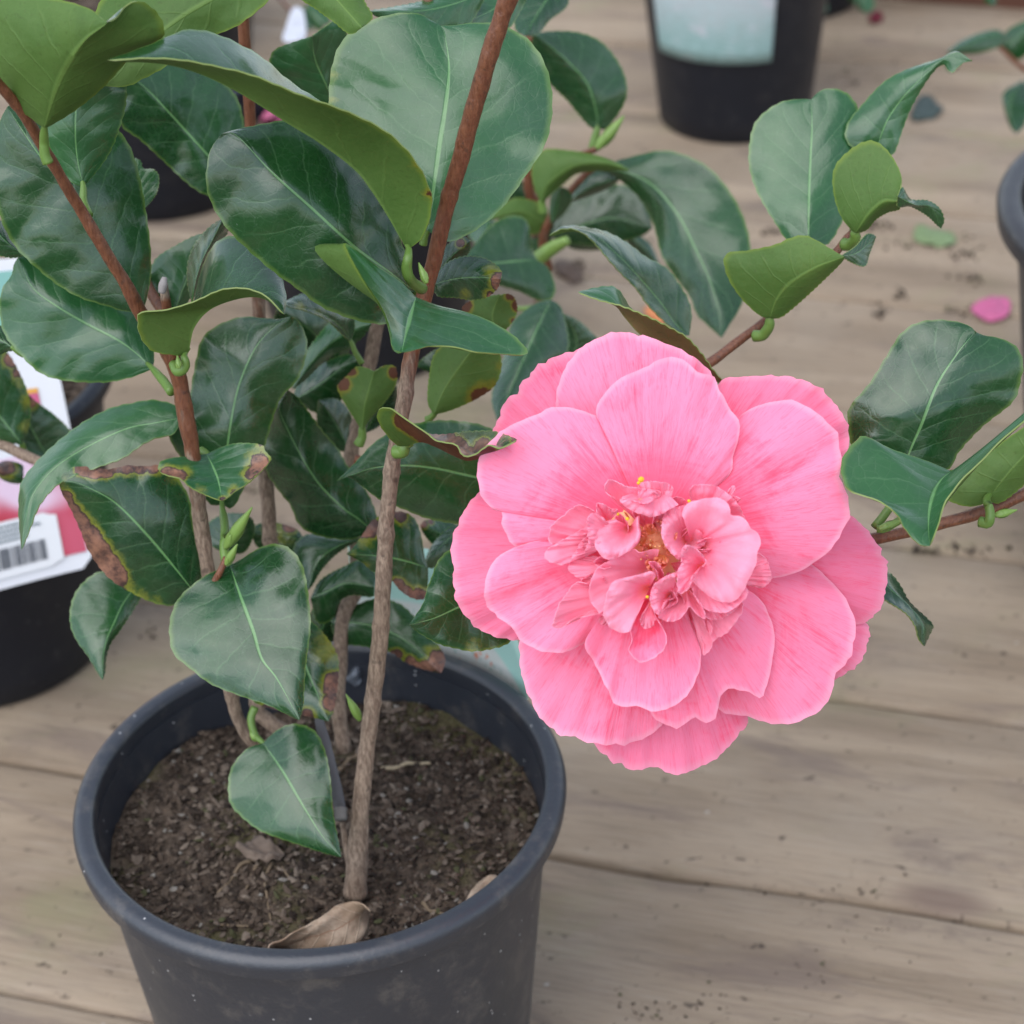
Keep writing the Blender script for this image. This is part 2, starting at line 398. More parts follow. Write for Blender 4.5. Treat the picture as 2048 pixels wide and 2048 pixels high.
# ================================================================ SETTING
BA = math.radians(-18.0); BU = Vector((math.cos(BA), math.sin(BA), 0)); BN = Vector((-math.sin(BA), math.cos(BA), 0))
SEAM0, BW = 0.741, 0.148
def deck_material():
    N = NT('weathered_deck_wood'); oc = N.obj()
    loc = N.mapping(oc, (1, 1, 1), (0, 0, -BA))          # x runs along the boards
    bd = N.attr('board')
    sh = N.comb(N.math('MULTIPLY', bd, 3.7), N.math('MULTIPLY', bd, 1.3), 0.0)
    vv = N.n('ShaderNodeVectorMath', operation='ADD'); N.t.links.new(loc, vv.inputs[0]); N.t.links.new(sh, vv.inputs[1]); lv = vv.outputs[0]
    broad = N.noise(N.mapping(lv, (2.2, 16, 1)), 1.0, 6, 0.62, 0.6)
    grain = N.noise(N.mapping(lv, (26, 620, 1)), 1.0, 6, 0.68, 0.5)
    fine = N.noise(N.mapping(lv, (120, 1500, 1)), 1.0, 3, 0.6)
    c = N.mix(N.ramp(broad, 0.3, 0.7), (0.205, 0.154, 0.106), (0.348, 0.272, 0.194))
    c = N.mix(N.math('MULTIPLY', N.ramp(N.noise(oc, 5.5, 4, 0.6), 0.42, 0.68), 0.6), c, (0.280, 0.232, 0.178))
    c = N.mix(N.math('MULTIPLY', N.ramp(grain, 0.50, 0.66), 0.40), c, (0.120, 0.095, 0.078))
    c = N.mix(N.math('MULTIPLY', N.ramp(grain, 0.5, 0.28), 0.26), c, (0.42, 0.375, 0.315))
    c = N.mix(N.math('MULTIPLY', N.ramp(fine, 0.55, 0.75), 0.22), c, (0.12, 0.09, 0.07))
    wet = N.noise(N.mapping(lv, (6, 22, 1)), 1.0, 5, 0.65, 1.0)
    c = N.mix(N.math('MULTIPLY', N.ramp(wet, 0.52, 0.66), 0.55), c, (0.150, 0.112, 0.095))
    algae = N.noise(N.mapping(oc, (7, 13, 1)), 1.0, 5, 0.6, 0.4)
    c = N.mix(N.math('MULTIPLY', N.ramp(algae, 0.54, 0.74), 0.40), c, (0.215, 0.225, 0.105))
    pit = N.noise(N.mapping(oc, (95, 150, 1)), 1.0, 3, 0.55)
    c = N.mix(N.math('MULTIPLY', N.ramp(pit, 0.64, 0.72), 0.85), c, (0.055, 0.040, 0.032))
    pit2 = N.noise(N.mapping(oc, (210, 260, 1)), 1.0, 2, 0.5)
    c = N.mix(N.math('MULTIPLY', N.ramp(pit2, 0.70, 0.77), 0.6), c, (0.075, 0.055, 0.04))
    spk = N.noise(N.mapping(oc, (150, 190, 1)), 1.0, 2, 0.5)
    c = N.mix(N.math('MULTIPLY', N.ramp(spk, 0.74, 0.79), 0.6), c, (0.52, 0.50, 0.46))
    # the one big knot
    k0 = on_plane(src('V8', (1540, 1330))); g = N.sep(loc)
    kl = (k0.x * math.cos(BA) + k0.y * math.sin(BA), -k0.x * math.sin(BA) + k0.y * math.cos(BA))
    dx = N.math('DIVIDE', N.math('SUBTRACT', g[0], kl[0]), 0.030); dy = N.math('DIVIDE', N.math('SUBTRACT', g[1], kl[1]), 0.013)
    dist = N.math('SQRT', N.math('ADD', N.math('POWER', N.math('ABSOLUTE', dx), 2.0), N.math('POWER', N.math('ABSOLUTE', dy), 2.0)))
    dist = N.math('ADD', dist, N.math('MULTIPLY', N.math('SUBTRACT', broad, .5), .8))
    c = N.mix(N.math('MULTIPLY', N.ramp(dist, 0.35, 1.15, 1, 0), 0.65), c, (0.13, 0.085, 0.07))
    N.set(Base_Color=c, Roughness=0.8); N.b.inputs['Specular IOR Level'].default_value = 0.25
    h = N.math('ADD', N.math('MULTIPLY', grain, -1.0), N.math('MULTIPLY', broad, 0.8)); h = N.math('SUBTRACT', h, N.math('MULTIPLY', N.ramp(pit, .67, .75), .8))
    N.bump(h, 0.45, 0.0018)
    return N.m
M_DECK = deck_material()
CRK = on_plane(src('F', (1190, 1626))).dot(BU)
def build_deck():
    V, Fc, at = [], [], []
    prof = [(0, -.022), (0, -.004), (.0012, -.0012), (.004, 0), (.03, 0), (.073, 0), (.116, 0), (.143, 0), (.1458, -.0012), (.147, -.004), (.147, -.022)]
    nl = 190
    for b in range(-6, 26):
        n0 = SEAM0 + b * BW - (BW - .147) + .0005; base = len(V); nn = len(prof)
        for i in range(nl):
            u = -3.2 + 6.4 * i / (nl - 1) if nl else 0
            # finer where seen
            tt = i / (nl - 1) * 2 - 1; u = 3.2 * (0.25 * tt + 0.75 * tt ** 3)
            for j, (a, z) in enumerate(prof):
                wob = 0.0022 * noise.noise(Vector((u * 9, n0 * 31 + (5 if j > 5 else 0), 0))) + 0.0008 * noise.noise(Vector((u * 42, n0 * 31 + (5 if j > 5 else 0), 3)))
                edge = 1 if (j < 4 or j > 6) else 0
                aa = a + wob * edge + (-.0042 * math.exp(-((u - CRK) / .05) ** 2) - .0012 * abs(noise.noise(Vector((u * 14, 7, 0)))) - .0010 if (b == -1 and j > 6) else 0)
                zz = z + 0.0009 * noise.noise(Vector((u * 5, a * 12 + n0 * 9, 1))) + (b % 3 - 1) * 0.0005
                V.append(BU * u + BN * (n0 + aa) + Vector((0, 0, zz))); at.append(float((b * 7) % 11))
        for i in range(nl - 1):
            for j in range(nn - 1):
                q = base + i * nn + j; Fc.append((q, q + nn, q + nn + 1, q + 1))
    o = finish('deck', V, Fc, [M_DECK], attrs={'board': at}); 
    tag(o, kind='structure')
build_deck()
g = finish('ground', [(-30, -30, -.06), (30, -30, -.06), (30, 30, -.06), (-30, 30, -.06)], [(0, 1, 2, 3)], [simple('dark_ground', (.05, .04, .03), .9)]); tag(g, kind='structure')

# ---- pots
def pot_material(name, col, dusty=0.5):
    N = NT(name); oc = N.obj()
    c = N.mix(N.noise(oc, 30, 5, .6), tuple(x * .8 for x in col), col)
    c = N.mix(N.math('MULTIPLY', N.ramp(N.noise(oc, 55, 7, .75), 0.50, 0.72), 0.26 * dusty), c, (0.16, 0.14, 0.12))
    vor = N.n('ShaderNodeTexVoronoi'); vor.inputs['Scale'].default_value = 230; N.t.links.new(oc, vor.inputs['Vector'])
    rn = N.sep(vor.outputs['Color'])
    spot = N.math('MULTIPLY', N.ramp(vor.outputs[0], 0.05, 0.13, 1, 0), N.ramp(rn[0], 0.66, 0.70))
    c = N.mix(N.math('MULTIPLY', spot, dusty), c, (0.42, 0.42, 0.42))
    N.set(Base_Color=c, Roughness=N.math('MULTIPLY_ADD', N.noise(oc, 40, 5), 0.25, 0.30)); N.b.inputs['Specular IOR Level'].default_value = 0.7 if dusty > 1 else 0.35
    h = N.math('ADD', N.noise(oc, 650, 3), N.math('MULTIPLY', N.noise(oc, 70, 4), 1.2)); N.bump(h, 0.22, 0.0006)
    return N.m
M_POT = pot_material('grey_plastic', (0.025, 0.029, 0.039), 1.3)
M_POTD = pot_material('black_plastic', (0.008, 0.010, 0.016), 0.35)
M_POTG = pot_material('dull_grey_plastic', (0.036, 0.037, 0.042), 0.4)
def lathe(name, prof, mat, parent, cx, cy, seg=128, closed=False):
    V, Fc = [], []; n = len(prof)
    for i in range(seg):
        a = 2 * math.pi * i / seg
        for (r, z) in prof: V.append((cx + r * math.cos(a), cy + r * math.sin(a), z))
    for i in range(seg):
        for j in range(n - 1):
            a = i * n + j; b = ((i + 1) % seg) * n + j; Fc.append((a, b, b + 1, a + 1))
    o = finish(name, V, Fc, [mat], parent=parent)
    es = o.modifiers.new('crisp corners', 'EDGE_SPLIT'); es.split_angle = math.radians(38)
    return o
def pot(cx, cy, H, R, rb, mat, label, group=None, seg=96, s=1.0):
    root = empty('plant_pot', (cx, cy, 0), label, 'pot', group)
    lw, lh = 0.0086 * s, 0.0095 * s; Ri = R - lw; wt = 0.0022 * s
    ro = R - 0.0072 * s
    out = [(0.0, 0.004), (rb - .012, 0.004), (rb - .010, 0.0005), (rb - .003, 0.0), (rb, 0.004)]
    for i in range(1, 13):
        t = i / 12; out.append((rb + (ro - rb) * t, 0.004 + (H - lh - .004) * t))
    inner = [(Ri - .0004 + (rb - .002 - Ri) * (1 - t) + 0.0, 0.006 + (H - lh * .9 - .006) * t) for t in [1, .9, .8, .6, .3, 0]] + [(0, 0.0065)]
    lathe('pot_wall', out + [(ro - .0006, H - lh * .97)] + inner, mat, root, cx, cy, seg)
    rim = [(ro + .0003, H - lh), (R - .0020 * s, H - lh - .0006), (R - .0006 * s, H - lh + .0005)]
    for i in range(9):
        a = -0.1 + (math.pi / 2 + .1) * i / 8; rim.append((R - .0042 * s + .0042 * s * math.cos(a), H - .0042 * s + .0042 * s * math.sin(a)))
    for i in range(1, 7):
        a = math.pi / 2 + math.pi / 2 * i / 6; rim.append((Ri + .0028 * s + .0028 * s * math.cos(a), H - .0028 * s + .0028 * s * math.sin(a)))
    rim.append((Ri, H - lh)); rim.append((Ri + .0002, H - lh - .003))
    lathe('pot_rim', rim, mat, root, cx, cy, seg)
    return root
PC = (-0.0800, 0.634)
main_pot = pot(PC[0], PC[1], .17, .0955, .0725, M_POT, 'dark grey plastic pot in the foreground holding the pink camellia', seg=160)

# ---- soil
def soil_material():
    N = NT('potting_compost'); oc = N.obj(); a = N.noise(oc, 130, 8, .72); b = N.noise(oc, 420, 5, .6); k = N.attr('k')
    c = N.mix(N.ramp(a, .35, .65), (0.034, 0.025, 0.019), (0.140, 0.106, 0.080))
    c = N.mix(N.math('MULTIPLY', N.ramp(b, .55, .72), .6), c, (0.21, 0.15, 0.105))
    moss = N.noise(oc, 26, 4, .6)
    c = N.mix(N.math('MULTIPLY', N.ramp(moss, .52, .66), .6), c, (0.115, 0.110, 0.045))
    N.set(Base_Color=c, Roughness=.9); N.b.inputs['Specular IOR Level'].default_value = .2
    N.bump(N.math('ADD', a, b), .9, .003); return N.m
def chip_material():
    N = NT('compost_crumbs'); k = N.attr('k'); r = N.n('ShaderNodeValToRGB'); e = r.color_ramp; e.interpolation = 'CONSTANT'
    cols = [(0, (.040, .030, .023)), (.22, (.072, .053, .040)), (.42, (.110, .083, .063)), (.64, (.165, .130, .102)), (.80, (.020, .015, .012)), (.89, (.23, .185, .145)), (.945, (.080, .085, .040)), (.976, (.27, .25, .22)), (.997, (.36, .36, .34))]
    e.elements[0].position = 0; e.elements[0].color = (*cols[0][1], 1)
    e.elements[1].position = cols[1][0]; e.elements[1].color = (*cols[1][1], 1)
    for p, c in cols[2:]:
        q = e.elements.new(p); q.color = (*c, 1)
    N.t.links.new(k, r.inputs[0]); oc = N.obj()
    N.set(Base_Color=N.mix(N.math('MULTIPLY', N.noise(oc, 500, 4), .6), r.outputs[0], (0.02, 0.012, 0.008)), Roughness=.85); N.b.inputs['Specular IOR Level'].default_value = .2
    N.bump(N.noise(oc, 900, 3), .5, .0006); return N.m
M_SOIL, M_CHIP = soil_material(), chip_material()
def chips(V, Fc, K, c, size, kv, flat=1.0):
    """one irregular crumb"""
    base = len(V); ax = Vector((random.uniform(-1, 1), random.uniform(-1, 1), random.uniform(-.5, .5))).normalized()
    b = ax.cross(Vector((0, 0, 1))).normalized(); d = ax.cross(b)
    l = size * random.uniform(.8, 1.7); wd = size * random.uniform(.5, 1.0); h = size * random.uniform(.3, .8) * flat
    for (x, y, z) in ((-1, 0, 0), (-.3, -1, .2), (-.4, .9, -.1), (-.1, 0, 1), (0, 0, -1), (.5, -.8, 0), (.45, .8, .2), (1, 0.1, 0)):
        j = lambda: random.uniform(.7, 1.3)
        V.append(c + ax * (x * l * j() * .5) + b * (y * wd * j() * .5) + d * (z * h * j() * .5)); K.append(kv)
    for f in ((0, 1, 3), (0, 3, 2), (0, 4, 1), (0, 2, 4), (1, 5, 3), (2, 3, 6), (3, 5, 7), (3, 7, 6), (1, 4, 5), (2, 6, 4), (4, 7, 5), (4, 6, 7)):
        Fc.append(tuple(base + q for q in f))
def soil_h(x, y, z0):
    return z0 + .0034 * noise.noise(Vector((x * 30, y * 30, 0))) + .0022 * noise.noise(Vector((x * 90, y * 90, 4)))
def soil(cx, cy, z0, R, label, ncrumb, rough=1.0, rings=44, seg=120):
    V, Fc, K = [Vector((cx, cy, soil_h(cx, cy, z0)))], [], [0.0]
    for i in range(1, rings + 1):
        for j in range(seg):
            r = R * i / rings; a = 2 * math.pi * j / seg; x, y = cx + r * math.cos(a), cy + r * math.sin(a)
            V.append(Vector((x, y, soil_h(x, y, z0) + .0016 * noise.noise(Vector((x * 260, y * 260, 9)))))); K.append(0.0)
    for j in range(seg): Fc.append((0, 1 + j, 1 + (j + 1) % seg))
    for i in range(rings - 1):
        for j in range(seg):
            a = 1 + i * seg + j; b = 1 + i * seg + (j + 1) % seg; Fc.append((a, a + seg, b + seg, b))
    nf = len(Fc)
    for _ in range(ncrumb):
        r = R * .985 * math.sqrt(random.random()); a = random.uniform(0, 2 * math.pi); x, y = cx + r * math.cos(a), cy + r * math.sin(a)
        sz = random.choice([.0006, .0007, .0009, .0011, .0014, .0019, .0027, .0036]) * rough
        chips(V, Fc, K, Vector((x, y, soil_h(x, y, z0) + sz * .35)), sz, random.random())
    o = finish('potting_soil', V, Fc, [M_SOIL, M_CHIP], [0] * nf + [1] * (len(Fc) - nf), attrs={'k': K}, smooth=False)
    return tag(o, label, 'soil', kind='stuff')
main_soil = soil(PC[0], PC[1], .1445, .0845, 'brown crumbly compost filling the foreground pot around the stems', 8000)

# fibres and roots on the soil
M_ROOT = simple('dry_root', (0.20, 0.15, 0.10), .8, .2)
def on_soil(v, p, up=0.001):
    q = on_plane(src(v, p), .1445); return Vector((q.x, q.y, soil_h(q.x, q.y, .1445) + up))
def root_strand(v, P, r, mat, label=None, cat='root', name='dry_root', group='thin dry roots on the soil'):
    C = crom([Vector((a[0], a[1])) for a in P], 16); o = tube3(name, [(on_soil(v, c, r * .7 + .0004 * math.sin(i)), r * (1 - .5 * i / 16), 1) for i, c in enumerate(C)], None, mat, 7)
    return tag(o, label, cat, group)
root_strand('V6', [(1100, 1090), (1000, 1140), (930, 1160), (870, 1230), (810, 1300)], .0009, M_ROOT, 'pale dry root forking left under the lowest leaf')
root_strand('V6', [(1060, 1100), (1010, 1160), (975, 1210), (940, 1290)], .0009, M_ROOT, 'greenish dry root left of the middle on the soil')
root_strand('V6', [(1080, 1150), (1040, 1230), (1050, 1330), (1065, 1420)], .0007, M_ROOT, 'thin dry root running down toward the dry leaf')
root_strand('V6', [(1600, 700), (1700, 685), (1770, 680), (1840, 685)], .0011, simple('pale_straw', (.38, .31, .2), .7), 'pale straw lying on the soil right of the main stem', 'straw', 'straw', None)
root_strand('V6', [(1400, 720), (1440, 680), (1500, 650)], .0011, M_ROOT, 'bent dry root left of the main stem on the soil')
root_strand('V6', [(1120, 1180), (1160, 1240), (1260, 1260), (1300, 1230)], .0005, M_ROOT, 'hair thin dry root looping at the foot of the stem')
root_strand('V6', [(820, 1430), (960, 1440), (1100, 1430), (1200, 1420), (1330, 1400)], .0005, M_ROOT, 'hair thin dry root running level above the dry leaf')
root_strand('V6', [(1800, 1350), (1840, 1390), (1900, 1420), (1925, 1440)], .0009, M_ROOT, 'pale dry root near the front right rim')

# ---- loose sheets lying on something
def flat_mat(name, col, rough=.6): return simple(name, col, rough, .4, .4, 90)
def lying(name, view, mid, L, R, z, arch, mat, label, cat, group=None, parent=None, nl=30, nc=7, tilt=0.0, crumple=.0008, side=0.0):
    m = [src(view, q) for q in pts(mid)]
    A = crom([m[0]] + [src(view, q) for q in pts(L)] + [m[-1]], nl); B = crom([m[0]] + [src(view, q) for q in pts(R)] + [m[-1]], nl); C = crom(m, nl)
    V, uvs = [], []
    for i in range(nl):
        t = i / (nl - 1); env = math.sin(math.pi * t) ** .6 if 0 < t < 1 else 0
        for j in range(-nc, nc + 1):
            a = abs(j) / nc; p = C[i].lerp(A[i] if j < 0 else B[i], a)
            h = z + arch * (1 - a ** 2) * env * (1 - .5 * math.sin(t * 7 + len(label))) + tilt * t + side * j / nc + arch * .35 * a * env * math.sin(t * 9 + j)
            q = on_plane(p, h); q.z += crumple * (noise.noise(q * 120) * 1.5 + noise.noise(q * 330))
            V.append(q); uvs.append((.5 + .5 * j / nc, t))
    w_ = 2 * nc + 1; Fc = [(i * w_ + j, i * w_ + j + 1, (i + 1) * w_ + j + 1, (i + 1) * w_ + j) for i in range(nl - 1) for j in range(w_ - 1)]
    o = finish(name, V, Fc, [mat], uvs=uvs)
    sm = o.modifiers.new('thickness', 'SOLIDIFY'); sm.thickness = .0005
    return tag(o, label, cat, group)
def dry_leaf_material():
    N = NT('dry_leaf'); oc = N.obj(); X = N.sep(N.uv()); s = N.math('ABSOLUTE', N.math('MULTIPLY_ADD', X[0], 2.0, -1.0))
    ph = N.math('FRACT', N.math('SUBTRACT', N.math('MULTIPLY', X[1], 7.0), N.math('MULTIPLY', s, 1.6)))
    v = N.ramp(N.math('ABSOLUTE', N.math('SUBTRACT', ph, .5)), 0, .08, 1, 0)
    c = N.mix(N.ramp(N.noise(oc, 70, 6, .65), .35, .65), (0.20, 0.135, 0.085), (0.40, 0.31, 0.23))
    c = N.mix(N.math('MULTIPLY', v, .3), c, (.5, .4, .3)); c = N.mix(N.ramp(s, .04, .0), c, (.22, .12, .07))
    c = N.mix(N.math('MULTIPLY', N.ramp(N.noise(oc, 33, 3), .55, .72), .5), c, (.13, .065, .035))
    N.set(Base_Color=c, Roughness=.72); N.bump(N.math('ADD', v, N.noise(oc, 300, 4)), .4, .0008); return N.m
M_DRY = dry_leaf_material()
lying('dry_leaf', 'V6', '1545,1385 1430,1440 1300,1500 1180,1540 1050,1590', '1530,1500 1440,1580 1330,1615 1210,1612 1130,1570', '1500,1355 1400,1350 1290,1430 1150,1510 1070,1545', .1615, .0018, M_DRY,
      'curled tan dead leaf lying on the soil against the front rim', 'dead leaf', side=.007, crumple=.0011)
lying('dry_leaf', 'W8', '1485,1350 1420,1390 1350,1440 1280,1480', '1470,1420 1400,1475 1330,1500', '1430,1335 1360,1370 1310,1430', .163, .003, M_DRY,
      'small pale dead leaf scrap by the right inner rim', 'dead leaf')
lying('dry_leaf', 'V6', '1060,1050 1100,1080 1090,1110 930,1120', '1130,1090 1080,1140 1000,1140', '1000,1020 940,1060 900,1100', .149, .001, flat_mat('crumpled_brown_scrap', (.20, .15, .115), .8),
      'crumpled grey brown scrap under the lowest leaf on the soil', 'dead leaf', crumple=.003)
lying('plastic_scrap', 'V6', '1400,220 1460,205 1530,230', '1420,190 1500,175', '1410,270 1480,300', .152, .006, simple('cloudy_plastic', (.16, .18, .21), .3), 'small cloudy grey plastic scrap behind the main stem in the pot', 'scrap')

# ---- other pots
pot_l = pot(-.300, .978, .17, .0955, .072, M_POTD, 'black pot at the left edge with a white label card on its front', 'black plastic pots standing on the deck')
soil(-.300, .978, .148, .083, 'dark compost in the black pot at the left edge', 900, 1.5, 16, 60)
pot_t = pot(.202, 1.654, .19, .089, .0620, M_POTD, 'black pot at the top with a curved mint green label', 'black plastic pots standing on the deck')
soil(.202, 1.654, .16, .078, 'compost in the black pot with the mint label', 100, 2, 8, 40)
pot(.285, 1.92, .17, .0955, .064, M_POTD, 'black pot at the top right, half behind the labelled pot', 'black plastic pots standing on the deck')
pot(-.262, 1.572, .17, .0955, .066, M_POTD, 'black pot behind the left leaves, left of the middle stems', 'black plastic pots standing on the deck')
soil(-.262, 1.572, .145, .083, 'compost in the black pot behind the left leaves', 300, 2, 8, 40)
pot_b = pot(-.090, 1.300, .17, .0955, .064, M_POTD, 'black pot straight behind the main plant, mostly hidden by leaves', 'black plastic pots standing on the deck')
soil(-.090, 1.300, .145, .083, 'compost in the hidden black pot behind the main plant', 600, 2, 12, 50)
pot(-.30, 1.89, .17, .0955, .066, M_POTD, 'black pot at the far back left', 'black plastic pots standing on the deck')
pot(-.56, 1.50, .17, .0955, .066, M_POTD, 'black pot beyond the frame edge at far left', 'black plastic pots standing on the deck')
RC = on_plane(src('V3', (1795, 1150)), .232) + Vector((.136, -.01, 0))
pot_r = pot(RC.x, RC.y, .232, .136, .100, M_POTG, 'large dull grey pot cut off by the right edge of the photo', s=1.5)
soil(RC.x, RC.y, .20, .120, 'dark compost in the large grey pot at the right edge', 900, 2, 16, 60)

# ---- labels
def curved_label(name, cx, cy, rf, a0, a1, z0, z1f, mat, parent=None, th=.0006, na=40, nz=10):
    V, Fc, uvs = [], [], []
    for i in range(na):
        u = i / (na - 1); a = math.radians(a0 + (a1 - a0) * u); zt = z1f(u)
        for j in range(nz):
            v = j / (nz - 1); z = z0 + (zt - z0) * v; r = rf(z)
            V.append((cx + r * math.cos(a), cy + r * math.sin(a), z)); uvs.append((u, v))
    for i in range(na - 1):
        for j in range(nz - 1):
            a = i * nz + j; Fc.append((a, a + nz, a + nz + 1, a + 1))
    o = finish(name, V, Fc, [mat], uvs=uvs, parent=parent)
    sm = o.modifiers.new('thickness', 'SOLIDIFY'); sm.thickness = th; sm.offset = 1
    return o
def label_material(name, kind):
    N = NT(name); X = N.sep(N.uv()); uvn = N.uv(); oc = N.obj()
    if kind == 'mint':
        c = N.mix(N.ramp(N.math('ADD', X[1], N.math('MULTIPLY', N.noise(uvn, 4, 2), .3)), .25, .75), (0.24, 0.38, 0.37), (0.42, 0.48, 0.50))
        c = N.mix(N.math('MULTIPLY', N.ramp(N.noise(N.mapping(uvn, (14, 40, 1)), 1, 2), .5, .62), .45), c, (0.40, 0.58, 0.60))
        c = N.mix(N.math('MULTIPLY', N.ramp(N.noise(uvn, 5, 2), .55, .7), .5), c, (.62, .55, .62))
    else:
        c = N.mix(N.ramp(X[1], .70, .73), (0.50, 0.54, 0.52), (0.33, 0.55, 0.50))
        sp = N.noise(N.mapping(uvn, (16, 9, 1)), 1, 2)
        c = N.mix(N.math('MULTIPLY', N.ramp(sp, .63, .68), N.ramp(X[1], .66, .70, 1, 0)), c, (0.55, 0.22, 0.14))
        te = N.noise(N.mapping(uvn, (30, 26, 1)), 1.3, 2)
        c = N.mix(N.math('MULTIPLY', N.ramp(te, .60, .66), N.ramp(X[1], .66, .70, .8, 0)), c, (0.18, 0.36, 0.32))
    N.set(Base_Color=c, Roughness=.4); return N.m
rt = lambda z: .0625 + (.0838 - .0625) * (z / .18) + .0012
lb = curved_label('pot_label', .202, 1.654, rt, 270 - 62, 270 + 16, .074, lambda u: .165, label_material('mint_label', 'mint'), pot_t)
lc = curved_label('plant_label', PC[0], PC[1], lambda z: .0985 + (z - .16) * .12, 34, 84, .12,
                  lambda u: .172 + .040 * min(1, u * 2.2) ** .7, label_material('mint_white_label', 'sleeve'))
tag(lc, 'mint and white label card with orange blobs standing behind the foreground pot', 'label')

def card():
    d0, d1 = 1.012, .962
    BL, BR = world(src('V4', (-480, 1735)), d0), world(src('V4', (537, 1450)), d0 + .02)
    TL, TR = world(src('V4', (-700, -150)), d1), world(src('V4', (190, -246)), d1 + .02)
    def at(a, b, off=0.0):
        p = BL.lerp(BR, a).lerp(TL.lerp(TR, a), b); bowv = -.004 * (2 * a - 1) ** 2
        return p - nrmv * (bowv - off)
    nrmv = (BR - BL).cross(TL - BL).normalized()       # towards the camera
    def patch(name, a0, a1, b0, b1, col, off, parent, n=12, rough=.4, rnd=0.0, mat=None):
        V, Fc = [], []
        for i in range(n + 1):
            for j in range(n + 1):
                a, b = a0 + (a1 - a0) * i / n, b0 + (b1 - b0) * j / n
                if rnd:   # round the corners
                    u, v = abs(2 * i / n - 1), abs(2 * j / n - 1)
                    if u > .999 and v > .999: a, b = a0 + (a1 - a0) * (.5 + (i / n - .5) * (1 - rnd)), b0 + (b1 - b0) * (.5 + (j / n - .5) * (1 - rnd))
                V.append(at(a, b, off))
        for i in range(n):
            for j in range(n):
                q = i * (n + 1) + j; Fc.append((q, q + n + 1, q + n + 2, q + 1))
        return finish(name, V, Fc, [mat or simple('print', col, rough, .5, .12, 20)], parent=parent, smooth=False)
    root = patch('plant_label', 0, 1, 0, 1, (.72, .74, .80), 0, None, rnd=.06)
    sm = root.modifiers.new('thickness', 'SOLIDIFY'); sm.thickness = .0008; sm.offset = -1
    tag(root, 'white label card with barcode and red flower picture on the left pot', 'label')
    root.data.materials[0].name = 'white_card'
    def pic_mat():
        N = NT('flower_picture'); oc = N.obj(); n = N.noise(oc, 22, 3, .5)
        c = N.mix(N.ramp(n, .42, .6), (.42, .025, .045), (.50, .08, .14)); c = N.mix(N.ramp(N.noise(oc, 14, 2), .58, .66), c, (.66, .50, .64))
        N.set(Base_Color=c, Roughness=.35); return N.m
    PM = pic_mat()
    def add(nm, *a, **k):
        o = patch(nm, *a, **k); adopt(o, root); return o
    # lower half: red flower picture and, over it, the white panel with lines of print and a barcode
    add('flower_picture', .0, .955, .055, .40, None, .0006, None, mat=PM)
    add('barcode_panel', -.0, .83, .035, .21, (.74, .76, .80), .0012, None, rnd=.1)
    add('mint_band', .0, .985, .80, .965, (.22, .46, .42), .0006, None)
    add('small_picture', .70, .86, .51, .585, (.52, .10, .22), .0006, None)
    add('orange_stripe', .70, .86, .585, .60, (.70, .36, .06), .0007, None)
    V, Fc = [], []
    rs = random.Random(3)
    def quad(a0, a1, b0, b1, off=.0018):
        k = len(V); V.extend([at(a0, b0, off), at(a1, b0, off), at(a1, b1, off), at(a0, b1, off)]); Fc.append((k, k + 1, k + 2, k + 3))
    a = .36
    while a < .75:
        wv = rs.choice([.003, .005, .008]); quad(a, a + wv, .062, .128); a += wv + rs.choice([.003, .004, .007])
    b = finish('barcode', V, Fc, [simple('barcode_ink', (.05, .06, .08), .6)], parent=None, smooth=False); adopt(b, root)
    V, Fc = [], []
    for (b0, x0, x1) in ((.190, .36, .70), (.175, .38, .74), (.160, .36, .64), (.145, .38, .66)):
        x = x0
        while x < x1:
            wv = rs.uniform(.008, .02); quad(x, min(x1, x + wv), b0, b0 + .009); x += wv + .005
    b = finish('printed_text', V, Fc, [simple('text_ink', (.20, .25, .28), .6)], parent=None, smooth=False); adopt(b, root); V, Fc = [], []
    for (b0, x0, x1) in ((.655, .30, .60), (.63, .30, .58), (.60, .30, .55), (.75, .55, .8), (.735, .58, .78)):
        x = x0
        while x < x1:
            wv = rs.uniform(.01, .03); quad(x, min(x1, x + wv), b0, b0 + .007); x += wv + .006
    b = finish('printed_text', V, Fc, [simple('header_ink', (.20, .25, .28), .6)], parent=None, smooth=False); adopt(b, root)
card()
root_p = on_plane(src('W5', (470, 330)))
# ---- timber edging and litter on the deck
def box_along(name, p, q, wdt, h, mat):
    d = (q - p).normalized(); n = Vector((-d.y, d.x, 0)); V = []; Fc = []
    N_ = 30
    for i in range(N_ + 1):
        c = p.lerp(q, i / N_)
        for (a, z) in ((0, 0), (0, h - .003), (.003, h), (wdt - .003, h), (wdt, h - .003), (wdt, 0)):
            V.append(c + n * (a + .001 * noise.noise(c * 30 + Vector((a * 99, 0, z)))) + Vector((0, 0, z)))
    for i in range(N_):
        for j in range(6):
            a = i * 6 + j; b = i * 6 + (j + 1) % 6; Fc.append((a, b, b + 6, a + 6))
    Fc.append(tuple(range(5, -1, -1))); Fc.append(tuple(N_ * 6 + j for j in range(6)))
    return finish(name, V, Fc, [mat], smooth=False)
e0, e1 = on_plane(src('V3', (1100, -10))), on_plane(src('V3', (1932, 52)))
dirv = (e1 - e0).normalized()
tb = box_along('timber_edging', e0, e1 + dirv * 1.2, .05, .05, simple('red_brown_timber', (.13, .055, .035), .7, .3, .5, 30))
tag(tb, 'reddish brown timber edging along the top right corner', 'timber')
M_PPET = None
